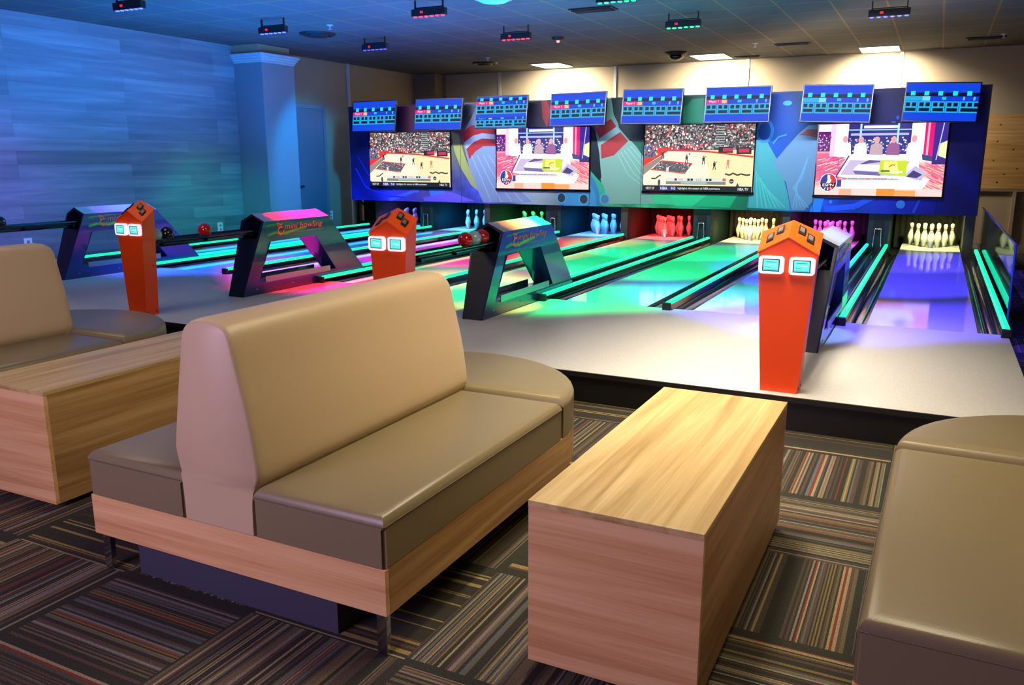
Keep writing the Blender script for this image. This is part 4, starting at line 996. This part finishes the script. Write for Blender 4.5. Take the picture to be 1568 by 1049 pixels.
# ------------------------------------------------------------------ lights
def light(kind, name, loc, target, energy, col, **k):
    ld = bpy.data.lights.new(name, kind); ld.energy = energy; ld.color = lin(col) if max(col) > 1 else col
    for a, b in k.items(): setattr(ld, a, b)
    o = bpy.data.objects.new(name, ld); C.objects.link(o); o.location = loc
    d = Vector(target)-Vector(loc); o.rotation_euler = d.to_track_quat('-Z', 'Y').to_euler(); return o
def spot(name, loc, target, energy, col, ang, blend=.5, r=.06, sc=1.):
    o = light('SPOT', name, loc, target, energy, col, spot_size=math.radians(ang), spot_blend=blend, shadow_soft_size=r)
    o.scale = (1, sc, 1); return o
B_, R_, G_, V_ = (.02, .09, 1.), (1., .0, .03), (.0, 1., .26), (.07, .04, 1.)
unit_cols = [[(.04, .03, 1.), B_], [(.75, .01, .55), R_], [G_, G_], [V_, V_]]
unit_e = [1400, 1900, 1700, 1800]
for i, ucx in enumerate(UX):
    for k, (y, ye) in enumerate(((7.75, 8.0), (9.9, 10.6), (12.2, 12.6))):
        for s_ in (-1, 1):
            c = unit_cols[i][0 if s_ < 0 else 1]
            spot('wash_spot', (ucx+s_*.45, y, 3.36), (ucx+s_*.74, ye, .2), unit_e[i]*(.75, .6, .6)[k], c, 36, (.9 if k == 0 else .5), .05, (2.2 if k == 0 else 1.75))
for ucx, c, e_ in zip(UX, ((.40, .05, 1.), (1., .0, .0), (1., .30, .01), (.45, .95, 1.)), (180, 1200, 560, 260)):
    spot('roof_spot', (ucx+.5, 7.2, 3.36), (ucx+.02, 7.05, 1.), e_, c, 17, .4, .04)  # added spots, one per ball return, to tint its roof
# pin bay lights
pcol = [(.12, .12, 1.), (.03, .4, 1.), (.05, 1., .25), (.03, .3, 1.), (1., .02, .02), (1., .75, .25), (.9, .06, 1.), (.85, .9, .35)]
pen = [60, 130, 50, 140, 130, 170, 80, 120]
for i in range(8):
    spot('pin_spot', (LANES[i], 14.34, 1.1), (LANES[i], 14.85, .3), pen[i], pcol[i], 95, .6, .04)
# far wall light panels
for x, y, lb in TRO:
    light('AREA', 'panel_light', (x, y, ZC-.04), (x, YW+.1, 2.3), 210, (1., .87, .66), shape='RECTANGLE', size=.66, size_y=.6, spread=math.radians(140))
# left wall and ceiling washes, unseen lamps added to tint them
light('AREA', 'wall_wash', (-8.2, 8.8, 1.6), (-11.67, 8.6, 1.7), 62, (.0, .40, 1.), shape='RECTANGLE', size=4.5, size_y=.6)
spot('wall_purple', (-8.6, 5.2, 2.9), (-11.67, 6.3, .5), 420, (.34, .10, 1.), 75, .9, .2)
spot('wall_green', (-9.2, 9.6, 3.0), (-11.67, 11.2, .1), 240, (.0, .8, .45), 50, .9, .2)
spot('column_blue', (-8.6, 12.4, 3.2), (-11.6, 13.7, .9), 520, (.0, .36, 1.), 62, .5, .1)
spot('column_blue_low', (-7.5, 9.6, 2.6), (-11.2, 12.3, 1.2), 160, (.0, .42, 1.), 30, .9, .1)
light('AREA', 'ceiling_blue', (-7.2, 9.0, 1.7), (-7.2, 9.0, 3.6), 560, (.0, .24, 1.), shape='RECTANGLE', size=6.5, size_y=5.)
light('AREA', 'ceiling_warm', (-1.5, 14.0, 2.9), (-1.2, 14.2, 3.6), 26, (1., .74, .45), shape='RECTANGLE', size=7., size_y=1.)
spot('ceiling_green', (-3.4, 9.4, .6), (-3.3, 10.4, 3.6), 220, (.05, .8, .5), 95, .9, .4)
# mural
light('AREA', 'mural_wash', (-5.2, 11.6, 3.3), (-5.2, 14.2, 1.9), 130, (.8, .9, 1.), shape='RECTANGLE', size=9., size_y=.2, spread=math.radians(70))  # unseen strip lamp added to brighten the mural
light('AREA', 'approach_warm', (-1.2, 5.15, 3.5), (-1.0, 5.15, 0), 64, (1., .87, .66), shape='RECTANGLE', size=4.5, size_y=.4, spread=math.radians(62))
# seating area
light('AREA', 'warm_overhead', (-.6, 3.7, 3.5), (-.9, 3.0, 0), 125, (1., .84, .56), shape='RECTANGLE', size=2.4, size_y=1.4)
light('AREA', 'warm_overhead_left', (-6.5, 3.6, 3.5), (-6.0, 3.4, 0), 30, (1., .84, .62), shape='RECTANGLE', size=2.4, size_y=1.4)
light('AREA', 'pink_fill', (-3.2, -1.6, 2.2), (-2.0, 2.6, .4), 138, (.82, .60, .97), shape='RECTANGLE', size=2., size_y=1.6)
w = bpy.data.worlds.new('world'); SC.world = w; w.use_nodes = True
w.node_tree.nodes['Background'].inputs[0].default_value = (.30, .24, .34, 1); w.node_tree.nodes['Background'].inputs[1].default_value = .09

SC.view_settings.view_transform = 'Standard'; SC.view_settings.look = 'None'; SC.view_settings.exposure = 0.
SC.cycles.use_denoising = True; SC.cycles.max_bounces = 6; SC.cycles.diffuse_bounces = 3; SC.cycles.glossy_bounces = 4; SC.cycles.sample_clamp_indirect = 4.
SC.cycles.transparent_max_bounces = 12; SC.cycles.caustics_reflective = False; SC.cycles.caustics_refractive = False
